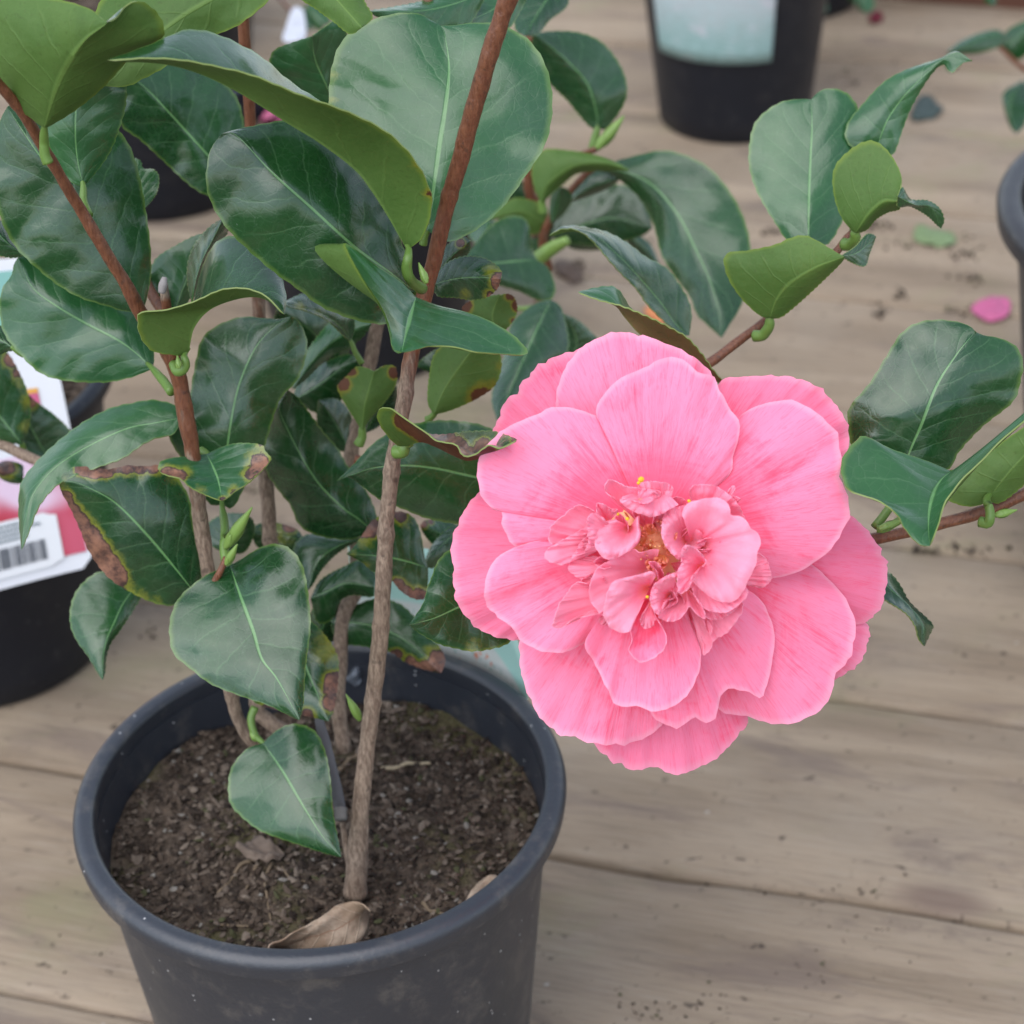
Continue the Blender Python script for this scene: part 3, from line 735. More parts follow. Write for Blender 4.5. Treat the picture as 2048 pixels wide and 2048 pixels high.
lying('fallen_petal', 'V3', '1860,1680 1760,1690 1640,1700', '1840,1740 1740,1775 1670,1740', '1830,1645 1740,1640 1660,1675', .002, .0018, flat_mat('fallen_pink', (.58, .13, .28)), 'bright pink fallen petal on the deck by the grey pot', 'petal')
lying('fallen_petal', 'V3', '1150,70 1110,90 1075,110', '1150,110 1100,130', '1120,55 1080,80', .002, .003, flat_mat('fallen_red', (.16, .015, .03)), 'small dark red fallen petal at the top of the deck', 'petal')
lying('fallen_petal', 'W1', '1220,1260 1150,1200 1085,1180', '1200,1290 1120,1240', '1200,1200 1130,1165', .002, .003, flat_mat('fallen_orange', (.70, .26, .10)), 'small orange petal fallen on the deck above the flower', 'petal')
lying('fallen_leaf', 'V3', '1320,1290 1400,1320 1480,1310 1560,1330', '1350,1240 1430,1260 1530,1280', '1340,1330 1440,1360 1530,1350', .002, .002, flat_mat('pale_green_scrap', (.20, .28, .13)), 'pale green fallen leaf scrap on the deck right of the twig', 'leaf')
lying('fallen_leaf', 'V3', '1300,640 1390,590 1490,600', '1340,545 1400,520 1450,560', '1340,665 1430,650', .002, .003, flat_mat('teal_leaf', (.05, .075, .068)), 'dull blue green fallen leaf on the deck beside the upper right leaf', 'leaf')
lying('fallen_leaf', 'W1', '500,880 600,930 700,980', '560,860 670,900', '540,970 640,1010', .001, .003, flat_mat('brown_scrap', (.10, .065, .045)), 'brown leaf scrap on the deck behind the middle leaves', 'leaf')
def litter():
    V, Fc, K = [], [], []; rs = random.Random(11)
    cl = [('V3', 530, 1280, 70, 30, 26), ('V3', 1140, 1260, 90, 26, 30), ('V3', 1400, 1350, 260, 50, 70), ('V3', 1580, 1410, 120, 40, 34), ('V3', 1650, 1540, 90, 30, 26),
          ('V3', 1240, 1640, 60, 30, 16), ('V3', 1560, 1720, 90, 30, 16), ('V3', 1130, 1730, 50, 40, 10), ('V8', 400, 1820, 260, 90, 60), ('V8', 900, 1640, 500, 200, 60),
          ('V8', 100, 1860, 150, 60, 40), ('V8', 1250, 1450, 500, 300, 40), ('W1', 620, 920, 140, 60, 40), ('W1', 1090, 740, 80, 40, 12), ('V4', 800, 620, 160, 70, 34), ('V4', 1380, 1060, 60, 60, 8),
          ('V6', 200, 1500, 200, 300, 20), ('W7', 1160, 1230, 60, 60, 8), ('V3', 900, 400, 500, 260, 50), ('V8', 330, 700, 120, 60, 10), ('V8', 900, 1290, 600, 30, 26), ('W2', 1500, 1390, 360, 30, 40), ('W2', 1200, 590, 600, 30, 26)]
    for (v, x, y, sx, sy, n) in cl:
        for _ in range(n):
            p = on_plane(src(v, (rs.gauss(x, sx * .5), rs.gauss(y, sy * .5)))); far = p.y
            sz = rs.choice([.0010, .0014, .002, .003]) * (1.0 if far < 1 else 1.35)
            if v == 'V8' or v == 'V6': sz *= .7
            chips(V, Fc, K, p + Vector((0, 0, sz * .3)), sz, rs.choice([0, .1, .3, .3, .5, .78, .78, .8, .88, .97]))
    for _ in range(220):
        p = Vector((rs.uniform(-.5, .6), rs.uniform(.6, 2.0), 0)); sz = rs.choice([.0007, .001, .0015])
        chips(V, Fc, K, p + Vector((0, 0, sz * .3)), sz, rs.random())
    o = finish('deck_litter', V, Fc, [M_CHIP], attrs={'k': K}, smooth=False); tag(o, 'dark crumbs of soil and bark scattered over the deck boards', 'litter', kind='stuff')
litter()
# ================================================================ MAIN PLANT
soil_c = Vector((-0.058, 0.60, .145))
plant = empty('camellia_plant', soil_c, 'camellia in the foreground pot with glossy leaves and one big pink flower', 'plant')
def vp(*a):
    """stem path: items are (view, x, y)"""
    return [src(v, (x, y)) for (v, x, y) in a]
S1 = tube('stem', vp(('V6', 1478, 1300), ('V6', 1490, 1000), ('V6', 1525, 650), ('V6', 1555, 400), ('V6', 1592, 80), ('V7', 868, 1640), ('V7', 882, 1400), ('V7', 905, 1150), ('V7', 935, 940),
                     ('V7', 985, 700), ('V7', 1020, 480), ('V7', 1050, 300), ('V2', 690, 1620), ('V2', 745, 1420), ('V2', 800, 1180), ('V2', 880, 900), ('V2', 960, 600), ('V2', 1060, 260), ('V2', 1155, -20), ('V2', 1240, -260), ('V2', 1420, -900)),
          (.806, .79, .775, .758, .74, .728, .715, .704, .694, .68, .665, .65, .637, .625, .612), (25, 18, 16.5, 16, 16, 15.5, 15.5, 15.5, 15.5, 16, 16.5, 17.5, 18, 18.5, 19, 20), plant, k=(1, 1, 1, 1, .85, .62, .36, .2, .05, 0, 0, 0), n=300, seg=20, knobs=.12)
S2 = tube('stem', vp(('V6', 1120, 660), ('V6', 1000, 590), ('V6', 920, 480), ('V6', 880, 340), ('V4', 1250, 1900), ('V4', 1190, 1680), ('V4', 1150, 1500), ('V4', 1115, 1280), ('V4', 1085, 1030), ('V4', 1055, 800), ('V4', 1010, 560), ('V4', 985, 420), ('V4', 925, 280),
                     ('V1', 790, 1745), ('V1', 700, 1580), ('V1', 570, 1370), ('V1', 430, 1130), ('V1', 290, 900), ('V1', 170, 690), ('V1', 60, 540), ('V1', -200, 250)),
          (.81, .80, .785, .775, .765, .755, .74, .73, .722, .712, .70, .69, .68, .665, .65, .635, .61), (14, 13, 14, 14.5, 15, 15.5, 15.5, 16, 13, 12, 11.5, 11.5, 11, 11), plant, k=(1, 1, 1, .7, .48, .3, .15, 0, 0, 0, 0), n=260, seg=18, knobs=.2)
tube('branch', vp(('V4', 985, 400), ('V1', 935, 1770), ('V1', 880, 1690), ('V1', 820, 1590), ('V1', 780, 1500)), (.735, .745, .755, .76, .765), (12, 11, 11, 11), plant, k=(0, 0), n=20)
tube('cut_branch', vp(('V4', 975, 380), ('V1', 925, 1760), ('V1', 918, 1680), ('V1', 900, 1560)), (.718, .706, .696, .69), (11, 10, 10, 9), plant, k=(.0, .1, .2, .9), n=16)
cb = tube('cut_end', vp(('V1', 893, 1615), ('V1', 898, 1580), ('V1', 908, 1530)), (.684, .683, .683), (7, 9, 5), plant, simple('grey_cut_wood', (.36, .33, .32), .6, .3, .6, 300), n=8, seg=10)
tube('branch', vp(('V6', 1480, 1320), ('V6', 1445, 1150), ('V6', 1410, 950)), (.806, .80, .795), (9, 8, 6), plant, k=(1, 1), n=12)
tube('dead_twig', vp(('V6', 1410, 940), ('V6', 1375, 760), ('V6', 1340, 600), ('V6', 1305, 490), ('V6', 1270, 300)), (.80, .797, .795, .79), (12, 10, 9), plant, simple('grey_dead_wood', (.17, .17, .185), .75, .3, .5, 150), n=24)
tube('twig_scar', vp(('V6', 1405, 890), ('V6', 1405, 945)), (.792, .79), (13, 12), plant, simple('grey_scar', (.22, .21, .2), .8), n=6, knobs=.3)
tube('stem', vp(('V6', 1360, 700), ('V6', 1190, 560), ('V6', 1060, 470), ('V6', 1000, 360), ('V4', 1520, 1500), ('V4', 1490, 1330), ('V4', 1478, 1120), ('V4', 1465, 950), ('V1', 1440, 1930), ('V1', 1425, 1640), ('V1', 1400, 1100), ('V1', 1378, 640), ('V1', 1345, 150), ('V1', 1335, -40)),
     (.84, .835, .83, .82, .81, .80, .79, .77, .75), (15, 15, 14, 13, 12, 12), plant, k=(1, 1, .9, .8, .5, .2, 0, 0), n=80)
tube('stem', vp(('V6', 1420, 620), ('V6', 1390, 380), ('V6', 1400, 200), ('W3', 350, 1420), ('W3', 400, 1130), ('W3', 500, 900), ('V7', 650, 1060), ('V7', 690, 850), ('V7', 730, 600), ('V7', 770, 420), ('V7', 815, 180), ('V2', 480, 1600), ('V2', 600, 900), ('V2', 690, 300), ('V2', 705, -30)),
     (.85, .845, .84, .83, .82, .81, .79, .77), (16, 15, 14, 14, 13, 12, 12), plant, k=(1, 1, .9, .7, .5, .2, 0), n=80)
tube('branch', vp(('V6', 880, 345), ('V6', 870, 200), ('V6', 850, 60)), (.80, .79, .78), (10, 9), plant, k=(1, .8), n=12)
tube('side_branch', vp(('V4', 1180, 1560), ('V4', 1220, 1490), ('V4', 1250, 1420)), (.742, .74, .74), (7, 6), plant, k=(.2, .0), n=10)
# the right twigs meet behind the flower and run back to the main stem behind the leaf there
tube('branch', vp(('V7', 675, 1020), ('V7', 1100, 1150), ('V7', 1450, 1180), ('V5', 400, 760), ('V5', 700, 820), ('V5', 930, 860)), (.80, .80, .79, .76, .715, .69), (9, 9, 9, 9), plant, k=(.2, 0), n=40)
tube('branch', vp(('V5', 930, 870), ('V5', 1060, 500), ('W1', 1390, 1620), ('W1', 1530, 1520), ('W1', 1700, 1390), ('W1', 1850, 1275), ('V3', 620, 1660), ('V3', 780, 1500), ('V3', 900, 1385), ('V3', 950, 1320), ('V3', 985, 1290)),
     (.69, .715, .735, .745, .75, .755, .76, .765), (9, 10, 10.5, 10, 9, 8, 8), plant, k=(0, 0), n=60)
tube('branch', vp(('V5', 930, 870), ('V5', 1400, 860), ('W2', 950, 1345), ('W2', 1100, 1318), ('W2', 1300, 1278), ('W2', 1500, 1228), ('W2', 1700, 1170), ('W2', 1830, 1120), ('W2', 1960, 1060), ('W2', 2200, 950), ('W2', 3000, 500)),
     (.685, .70, .70, .695, .69, .688, .685, .68), (10, 12, 12.5, 12.5, 12.5, 12.5, 13), plant, k=(0, 0), n=70)

Lf = lambda *a, **k: leaf(plant, *a, **k)
# top left
Lf('V1', '245,705 330,450 460,230 592,122', '400,610 560,480 700,330 820,250 895,195 890,120 850,60 790,15 730,10 680,40 650,85', '180,650 90,580 -20,430 -110,200 -60,0 100,-30 260,-10 400,20 500,55 560,100', (.645, .605), (.012, .010), pet='245,705 243,780 248,850 265,900', petd=(.645, .652, .655), petw=13, name='leaf')
Lf('V1', '1500,-330 1250,-60 1000,100 750,290 540,470', '900,-330 650,-100 545,40 500,200 480,340', '1620,-150 1500,-15 1390,85 1290,150 1190,190 1060,250 930,355 800,425 690,475', (.68, .67), (.012, .004))
Lf('V1', '2256,1375 2210,1300 2140,1180 2050,1040 1956,925 1756,775 1600,680 1330,510 1100,400 880,345 590,332', '2340,1300 2385,1130 2370,1040 2320,930 2230,810 2106,708 1906,610 1656,520 1400,415 1200,365 1000,328 800,318', '2320,1200 2250,950 2100,760 1900,620 1780,565 1600,450 1450,320 1300,235 1180,185 1060,163 980,180 900,215 780,265', (.672, .605), (-.014, .022), pet='2256,1375 2245,1480 2270,1550 2330,1595', petd=(.672, .668, .672, .684), petw=14, dmg=[(2380, 1070, 45, .8), (2300, 900, 60, .45), (2100, 715, 40, .35)], wav=.6)
Lf('V2', '705,1270 735,1050 770,800 802,600 823,380 800,200 778,142', '620,1250 440,1050 270,820 170,640 163,500 180,360 225,240 310,160 430,100 560,72 660,78 730,115', '800,1335 950,1280 1110,1150 1250,960 1350,800 1388,640 1385,480 1345,340 1270,230 1180,170 1060,130 940,128 850,140', (.690, .70), (.004, .006), pet='705,1270 690,1310 680,1350', petw=9, dmg=[(168, 420, 30, .35), (165, 560, 30, .35), (1345, 300, 30, .4)], young=True, bow=-.006)
Lf('V1', '2290,1610 2150,1500 2050,1430 1932,1340 1700,1130 1500,950 1310,750 1225,738', '2210,1720 2136,1785 1990,1772 1850,1725 1756,1680 1640,1590 1500,1490 1300,1310 1200,1180 1145,1050 1142,930 1165,820', '2260,1480 2180,1250 2060,1060 1900,870 1750,725 1610,665 1520,672 1400,695 1300,715', (.695, .665), (.008, .010), bow=-.008, pet='2290,1610 2330,1620', petw=9)
Lf('V2', '640,1640 610,1740 585,1830 562,1946', '760,1685 900,1718 1010,1755 1100,1800 1200,1870 1256,1952 1138,1955 1050,1948 967,1940 838,1910 710,1910 640,1930', '560,1560 400,1450 320,1385 250,1352 340,1530 440,1690 480,1780 497,1840 510,1915 530,1945', (.672, .648), (.004, -.004), RX='500,1570 300,1440 180,1350 80,1362 120,1430 230,1530 350,1620 440,1690 490,1830 510,1930', ex=(.0, .010), wav=.5, young=True)
# left
Lf('V1', '790,1720 680,1540 560,1350 440,1160 330,1000 190,820 40,590', '690,1718 600,1690 440,1640 290,1550 130,1410 60,1320 5,1200 -35,1000 -30,820 -5,680', '818,1610 832,1480 826,1330 790,1080 740,870 665,735 500,620 300,540 130,540', (.732, .708), (.004, .006), bow=-.002)
Lf('V1', '460,1030 430,900 415,760 418,600 440,440 500,240', '390,1000 300,870 255,720 270,520 350,350', '500,985 600,850 665,690 697,540 685,380 640,290', (.69, .672), (.004, .006), young=True, pet='460,1030 462,1110 490,1190', petd=(.69, .688, .684), petw=11)
Lf('W6', '1180,1110 1040,980 900,880 650,750 430,620 250,480 140,250', '1100,1145 1000,1180 800,1215 500,1200 310,1140 150,990 40,850 5,720 0,580 30,470 90,390 105,310', '1190,1000 1140,850 1040,660 850,500 620,380 380,290 220,235', (.748, .742), (.006, .006), pet='1180,1110 1260,1200 1325,1290', petd=(.748, .735, .726), petw=12, young=True)
Lf('V1', '1018,1956 1040,1925 1046,1890 1071,1800 1143,1713 1250,1663 1380,1635 1480,1655 1570,1735', '1050,1780 1075,1640 1108,1500 1150,1400 1205,1330 1285,1303 1400,1315 1480,1370 1540,1490 1580,1640', '964,1958 857,1942 807,1906 768,1835 762,1742 790,1718 860,1712 929,1704 1071,1661 1214,1599 1321,1587 1400,1600 1480,1640', (.708, .675), (.020, -.010), pet='1018,1956 1025,2010 1010,2040 975,2050 960,2010', petd=(.708, .706, .708, .712), petw=13, wav=.5)
Lf('V1', '1060,1680 1078,1560 1115,1440 1170,1330 1235,1200', '1036,1560 1038,1450 1075,1350 1150,1260', '1100,1540 1150,1420 1240,1310 1262,1250', (.735, .73), (.010, .014))
Lf('V1', '960,1740 1000,1620 1050,1500 1100,1390 1150,1285', '870,1700 830,1540 860,1430 980,1350 1080,1300', '1040,1660 1110,1510 1180,1380', (.765, .76), (.004, .006), young=True)
Lf('V1', '1290,1000 1150,860 950,640 820,500 710,410', '1180,1080 1060,1030 900,885 780,775 670,690 650,560', '1360,860 1340,650 1300,530 1200,430 1000,355 850,330', (.82, .80), (.004, .01))
Lf('V1', '800,1150 790,1060 765,960 745,870', '760,1080 740,980', '860,1070 876,980 845,935 790,930 775,890', (.76, .76), (.0, .0), young=True)
Lf('V1', '130,1413 30,1330 -60,1240 -200,1130', '60,1422 -40,1390 -150,1280', '75,1330 10,1230 -80,1130', (.73, .72), (.004, .004))
Lf('V4', '98,280 20,230 -60,190 -200,120', '40,285 -50,320 -160,260', '70,220 10,150 -90,90', (.75, .75), (.004, .004), pet='98,280 140,300 200,310')
Lf('V4', '1000,650 850,680 700,710 500,800 310,920 190,1060 140,1210 118,1380', '960,735 860,760 780,800 680,870 560,915 420,965 320,1015 250,1085 200,1160 160,1270', '985,590 850,553 720,572 600,602 450,682 300,800 180,920 115,1020 103,1140 108,1260', (.752, .735), (-.002, .010), pet='1000,650 1040,650', young=True)
Lf('V4', '1085,1640 1030,1560 850,1340 650,1130 500,1040 410,1005 328,1000', '1020,1660 950,1685 850,1670 720,1610 600,1530 500,1400 440,1260 390,1150 335,1050', '1112,1500 1085,1350 1060,1220 1042,1090 960,960 880,915 790,920 700,915 610,935 520,930 430,920 355,950', (.765, .74), (.010, .004), pet='1085,1640 1140,1680', bow=-.004,
   dmg=[(350, 1110, 70, 1.3), (390, 1180, 80, 1.3), (430, 1250, 90, 1.4), (480, 1330, 100, 1.5), (530, 1410, 105, 1.5), (590, 1480, 100, 1.5), (640, 1530, 80, 1.3), (700, 1590, 70, .6), (780, 1640, 70, .42), (860, 1670, 60, .4), (460, 935, 55, 1.2), (520, 945, 60, 1.3), (580, 940, 60, 1.2), (640, 925, 55, .8), (700, 920, 60, .9), (780, 915, 60, 1), (850, 915, 60, 1), (970, 980, 60, .4), (1030, 1080, 40, .35), (460, 1240, 110, .3), (640, 1470, 100, .3), (345, 1000, 50, .25)])
Lf('V4', '1140,850 1175,920 1205,1000 1225,1108', '1225,812 1320,790 1440,800 1465,840 1493,868 1470,910 1380,1000 1300,1050 1260,1085', '1050,862 950,872 885,895 880,940 925,965 1000,985 1050,1030 1140,1075', (.738, .722), (-.003, -.003), young=True, dmg=[(930, 960, 60, 1.1), (990, 975, 50, 1), (1440, 905, 75, 1.1), (1380, 960, 60, .8), (1440, 805, 35, .8), (1290, 1060, 50, .6), (1230, 1105, 30, .9), (1100, 1050, 60, .35), (1010, 950, 60, .4), (1400, 870, 60, .4)], pet='1140,850 1110,830')
Lf('V4', '1270,1465 1330,1640 1400,1830 1445,1980 1533,2097 1653,2320', '1340,1425 1430,1370 1515,1348 1600,1375 1665,1460 1697,1600 1713,1788 1700,1920 1687,2017 1678,2140 1672,2246', '1180,1500 1100,1545 985,1650 940,1770 940,1880 965,1960 1053,2035 1167,2120 1339,2189 1476,2234 1590,2290', (.745, .715), (.006, .006), bow=-.006, pet='1270,1465 1255,1440', petw=9)
Lf('W7', '1050,850 950,1000 880,1150 830,1260 800,1400 795,1588', '1090,930 1010,1075 920,1210 850,1310 818,1420 812,1520', '920,780 790,745 680,800 590,900 545,1030 548,1170 600,1290 680,1400 755,1530', (.80, .78), (.004, .006))
Lf('V6', '1030,575 1130,720 1230,890 1320,1030 1408,1127', '1070,535 1130,495 1200,485 1280,520 1330,620 1355,760 1365,900 1385,1010', '950,605 880,690 862,780 872,865 920,925 1010,995 1120,1038 1250,1080 1340,1110', (.785, .765), (.005, .006), bow=-.004, pet='1030,575 990,535 970,460 990,400', petd=(.785, .79, .79, .79), petw=10)
Lf('V6', '1180,-50 1230,180 1300,360 1345,470', '1262,-10 1340,70 1390,165 1388,290 1368,420', '1060,50 970,250 975,362 1060,405 1160,425 1260,448', (.79, .785), (.005, .005), dmg=[(1370, 290, 75, 1.1), (1360, 380, 60, 1), (1340, 130, 110, .4), (1100, 410, 90, 1), (1240, 440, 50, .9), (1330, 60, 80, .35)])
Lf('V4', '1225,1130 1240,1000 1260,780 1310,500 1400,280 1500,160 1605,88', '1165,1130 1110,1060 1000,870 940,770 950,660 1040,560 1062,450 1090,300 1120,210 1200,142 1330,95 1450,100 1540,105', '1290,1140 1380,960 1460,800 1500,670 1550,540 1640,440 1688,310 1690,210 1650,120', (.775, .755), (.008, .006), bow=-.004, pet='1225,1130 1240,1250 1238,1370 1250,1440', petd=(.772, .755, .745, .742), petw=12)
Lf('V7', '790,1490 700,1410 600,1340 450,1190 350,1040 250,850 190,700 243,578', '640,1540 450,1520 320,1450 260,1320 180,1220 105,1100 90,980 120,850 150,700', '815,1400 765,1260 690,1150 620,1060 560,950 480,860 390,740 310,630', (.815, .79), (.010, .006))
Lf('V7', '1680,1180 1450,1140 1200,1085 1000,1065 800,1080 660,1125 553,1166', '1620,1350 1480,1440 1330,1438 1150,1408 1000,1350 830,1280 720,1195 630,1140', '1620,900 1500,810 1300,778 1130,785 950,830 800,920 690,1035 610,1115', (.765, .745), (.010, .006), bow=-.003)
Lf('V7', '1000,938 1100,908 1200,940 1350,1012 1430,1025 1560,975 1720,900', '1060,860 1230,868 1400,848 1560,846 1690,885', '940,925 880,860 830,780 828,710 900,693 980,745 1060,800 1150,860 1210,905 1330,930 1380,1000 1460,985 1540,930 1610,950', (.70, .643), (.012, -.008), pet='1000,938 985,975 940,978', petd=(.70, .70, .703), petw=17,
   dmg=[(1000, 760, 80, 1.5), (1080, 800, 90, 1.6), (1160, 860, 95, 1.6), (1250, 910, 95, 1.6), (1330, 960, 90, 1.6), (1400, 1010, 80, 1.6), (1510, 960, 80, 1.5), (1700, 900, 40, .7), (1600, 860, 80, .35)], wav=.5)
Lf('V7', '722,838 735,700 765,580 800,458', '760,770 840,680 910,590 942,510 930,430 860,425', '690,780 640,700 590,620 568,558 620,500 690,433 750,440', (.79, .785), (.003, .003), pet='722,838 722,880 700,930', petw=12, dmg=[(610, 540, 60, .9), (660, 465, 50, .9), (925, 470, 50, 1), (850, 425, 30, .35), (580, 600, 40, .35)])
Lf('V7', '1185,735 1250,580 1350,430 1430,320 1480,230', '1290,705 1440,640 1560,560 1612,450 1600,330 1540,260', '1150,650 1160,500 1185,370 1240,300 1350,250', (.775, .765), (.006, .006), pet='1185,735 1160,760 1140,770', petw=10, dmg=[(1480, 620, 110, .85), (1610, 430, 50, .4), (1570, 540, 50, .5), (1200, 310, 40, .6)])
Lf('V2', '735,1570 850,1540 980,1530 1108,1540', '790,1470 890,1418 1000,1420 1070,1455 1112,1500', '760,1632 860,1642 950,1655 1030,1640 1090,1590', (.72, .705), (.004, .004), dmg=[(1100, 1560, 65, 1.1), (1060, 1500, 60, .4), (1050, 1630, 50, .7), (900, 1640, 60, .3)])
Lf('V2', '760,1500 830,1420 890,1370 940,1330', '770,1400 830,1340 890,1300', '830,1480 900,1430 935,1380', (.74, .735), (.003, .003), dmg=[(880, 1340, 40, .9)])
Lf('V2', '1080,1850 1062,1750 1075,1690 1100,1628', '1150,1800 1195,1720 1180,1645 1140,1622', '980,1790 900,1715 930,1670 1020,1640', (.78, .775), (.003, .003), dmg=[(1195, 1690, 40, 1), (920, 1690, 50, 1), (1160, 1630, 40, .8), (1180, 1770, 30, .8)])
# round the flower
Lf('W1', '1380,1355 1290,1280 1200,1150 1020,940 880,800 760,705 620,680 472,714', '1330,1345 1235,1275 1120,1160 1040,1050 940,950 860,860 780,765 700,695 620,668 540,675', '1395,1230 1375,1130 1310,1020 1230,920 1100,850 980,760 850,690 740,665 650,650 560,655', (.80, .77), (-.004, .010), name='leaf')
Lf('W1', '1600,1668 1500,1610 1350,1490 1200,1405 1070,1345 970,1235 890,1150 662,1075', '1590,1640 1530,1570 1460,1470 1370,1370 1250,1300 1130,1240 1000,1185 900,1150 780,1115', '1500,1540 1300,1380 1080,1240 1000,1175 940,1080 880,1040 770,1050', (.705, .688), (-.008, .010), bronze=True, wav=.4, young=True)
Lf('V3', '740,1345 745,1100 755,850 762,700 757,548', '640,1340 560,1230 480,1100 430,980 413,860 435,710 490,630 590,565 690,548', '850,1345 930,1215 975,1100 1010,900 1030,720 1015,600 960,520 880,490 810,500 775,530', (.775, .79), (.006, .006), young=True, pet='740,1345 800,1390 880,1400', petw=11)
Lf('V3', '1120,810 1180,660 1280,520 1400,400 1490,325 1570,290 1645,335', '1020,830 950,770 960,680 1020,600 1150,460 1270,390 1400,343 1480,315 1560,282', '1205,855 1260,720 1310,590 1400,440 1480,355 1530,400 1590,350', (.785, .765), (.008, .002), young=True, pet='1120,810 1050,1050 985,1290', petw=9)
Lf('V3', '1000,1285 1080,1180 1160,1115 1235,1110 1252,1060', '1060,1262 1110,1205 1180,1165 1240,1148 1250,1100', '930,1200 890,1090 878,980 900,905 960,842 1040,790 1110,783 1180,835 1235,920 1258,990', (.745, .73), (.008, .004), wav=.5, pet='1000,1285 1000,1320 970,1350 940,1350', petd=(.745, .748, .755), petw=15,
   flap=('1235,1085 1330,1130 1420,1145 1474,1262', '1262,1035 1310,1100 1400,1108 1465,1150 1490,1215', '1240,1142 1310,1142 1400,1192 1455,1245', (.728, .745)))
Lf('V3', '528,1755 570,1650 650,1560 780,1480 940,1415', '590,1745 660,1690 750,1610 850,1515 930,1435', '470,1735 380,1650 310,1550 278,1450 300,1398 400,1385 550,1355 640,1318 720,1303 800,1335 880,1385', (.742, .72), (.006, .004), wav=.5, pet='528,1755 525,1800 490,1850 445,1855', petd=(.742, .745, .75), petw=14,
   flap=('925,1412 1010,1395 1115,1308', '1000,1365 1060,1298 1100,1296', '990,1450 1055,1466 1080,1400', (.72, .735)))
Lf('W2', '1330,930 1290,870 1370,680 1450,470 1560,300 1620,225 1665,175', '1200,900 1050,860 985,810 962,690 972,590 1080,460 1180,300 1250,190 1340,128 1460,110 1580,125 1640,150', '1440,940 1525,925 1570,840 1700,700 1870,560 1912,440 1925,350 1890,260 1800,212 1710,195', (.705, .70), (.006, .008), bow=-.004, pet='1330,930 1200,1130 1110,1255', petd=(.705, .695, .692), petw=12)
Lf('W2', '1530,945 1470,1000 1425,1090 1405,1220 1410,1358', '1620,880 1760,770 1960,600 2080,520 1960,640 1800,775 1700,880 1585,990 1540,1050 1490,1120 1455,1240', '1400,890 1200,822 1060,753 1000,785 940,860 925,940 960,1040 1050,1078 1140,1110 1230,1180 1275,1260 1350,1345', (.668, .640), (-.004, .0), young=True, wav=.5, pet='1530,945 1400,1100 1190,1250 1120,1262', petd=(.668, .675, .688, .690), petw=10)
Lf('W2', '1725,1100 1850,950 1960,830 2150,620', '1800,1112 1932,1010 2100,840', '1690,1126 1600,1133 1508,1092 1545,1020 1640,930 1760,830 1900,730 2040,640', (.684, .67), (.006, .006), pet='1725,1100 1745,1170 1735,1230 1690,1225', petd=(.684, .677, .677, .68), petw=13)
Lf('W2', '1080,1480 1200,1600 1300,1690 1370,1790 1383,1912', '1185,1505 1245,1570 1300,1665 1400,1760 1430,1800 1410,1850', '1100,1600 1170,1655 1280,1725 1335,1800 1352,1865', (.72, .72), (.010, -.004))
# inside the bush, lower middle
Lf('W3', '570,545 350,600 150,750 70,990', '450,590 300,690 180,820 110,940', '400,528 250,505 100,505 0,545 -60,650 -30,800 30,950', (.83, .82), (.004, .008))
Lf('W3', '1100,800 950,750 800,715 600,690 398,680', '1095,950 1060,1062 950,1050 850,980 780,900 620,822 530,745 450,705', '1070,700 1035,500 980,375 880,320 760,330 620,395 540,510 460,620', (.79, .775), (.004, .006), dmg=[(600, 440, 120, 1.1), (540, 500, 60, .7), (860, 350, 90, 1.1), (760, 340, 80, 1.1), (1020, 1050, 110, 1.1), (920, 1020, 90, 1.1), (840, 960, 90, 1), (930, 410, 70, .35), (560, 560, 90, .38), (440, 680, 60, .35), (560, 790, 60, .35)])
Lf('W3', '1850,950 1500,1080 1350,1140 1150,1230 938,1286', '1900,1200 1810,1420 1650,1490 1480,1512 1350,1490 1200,1452 1050,1372 975,1320', '1700,700 1450,600 1290,640 1180,750 1130,880 1090,980 1060,1100 990,1210', (.72, .705), (.004, .008), dmg=[(1480, 1500, 110, .42), (1620, 1490, 80, .38), (1460, 1500, 25, 1), (1090, 980, 40, .35)])
Lf('W3', '250,1250 600,1290 900,1420 1212,1700', '420,1150 640,1065 850,1105 1000,1240 1100,1385 1200,1480 1245,1600', '330,1430 550,1470 780,1520 900,1600 1060,1665', (.845, .83), (.004, .006), dmg=[(1200, 1600, 130, 1.1), (1080, 1660, 100, 1.1), (950, 1630, 90, 1.1), (830, 1550, 80, 1), (1100, 1500, 60, .35)])
Lf('W3', '90,1060 250,990 400,930 640,960', '180,900 390,780 520,735 640,840', '150,1260 270,1240 340,1090 450,1028 620,1045', (.825, .82), (.006, .006))
Lf('W3', '120,1480 200,1300 260,1150 340,1050', '60,1300 120,1130 230,1040', '290,1420 330,1280 350,1150', (.855, .84), (.006, .006))
Lf('W3', '1400,440 1200,620 1060,765', '1420,650 1260,740 1130,800', '1300,440 1150,580', (.82, .81), (.004, .004))
Lf('W3', '1360,560 1200,500 1030,430', '1300,660 1150,600 1060,500', '1340,430 1180,395 1080,390', (.835, .83), (.004, .004), dmg=[(1050, 420, 60, 1), (1120, 400, 40, .8)])
Lf('V4', '1250,1400 1290,1300 1345,1178', '1165,1350 1148,1240 1240,1182', '1350,1390 1402,1290 1395,1215', (.83, .825), (.004, .004))
Lf('V4', '1680,1330 1560,1300 1390,1290', '1640,1400 1520,1400 1420,1360', '1640,1270 1520,1230 1420,1240', (.85, .845), (.003, .003), dmg=[(1520, 1270, 120, .4), (1600, 1240, 60, 1)])
Lf('V7', '270,580 400,400 560,250 785,150', '330,400 430,240 550,120 680,120', '370,500 500,375 650,295 745,215', (.83, .81), (.004, .006), young=True)
Lf('V7', '280,650 480,520 600,430 715,380', '310,540 470,410 620,352', '440,725 580,650 690,480', (.85, .84), (.004, .006))
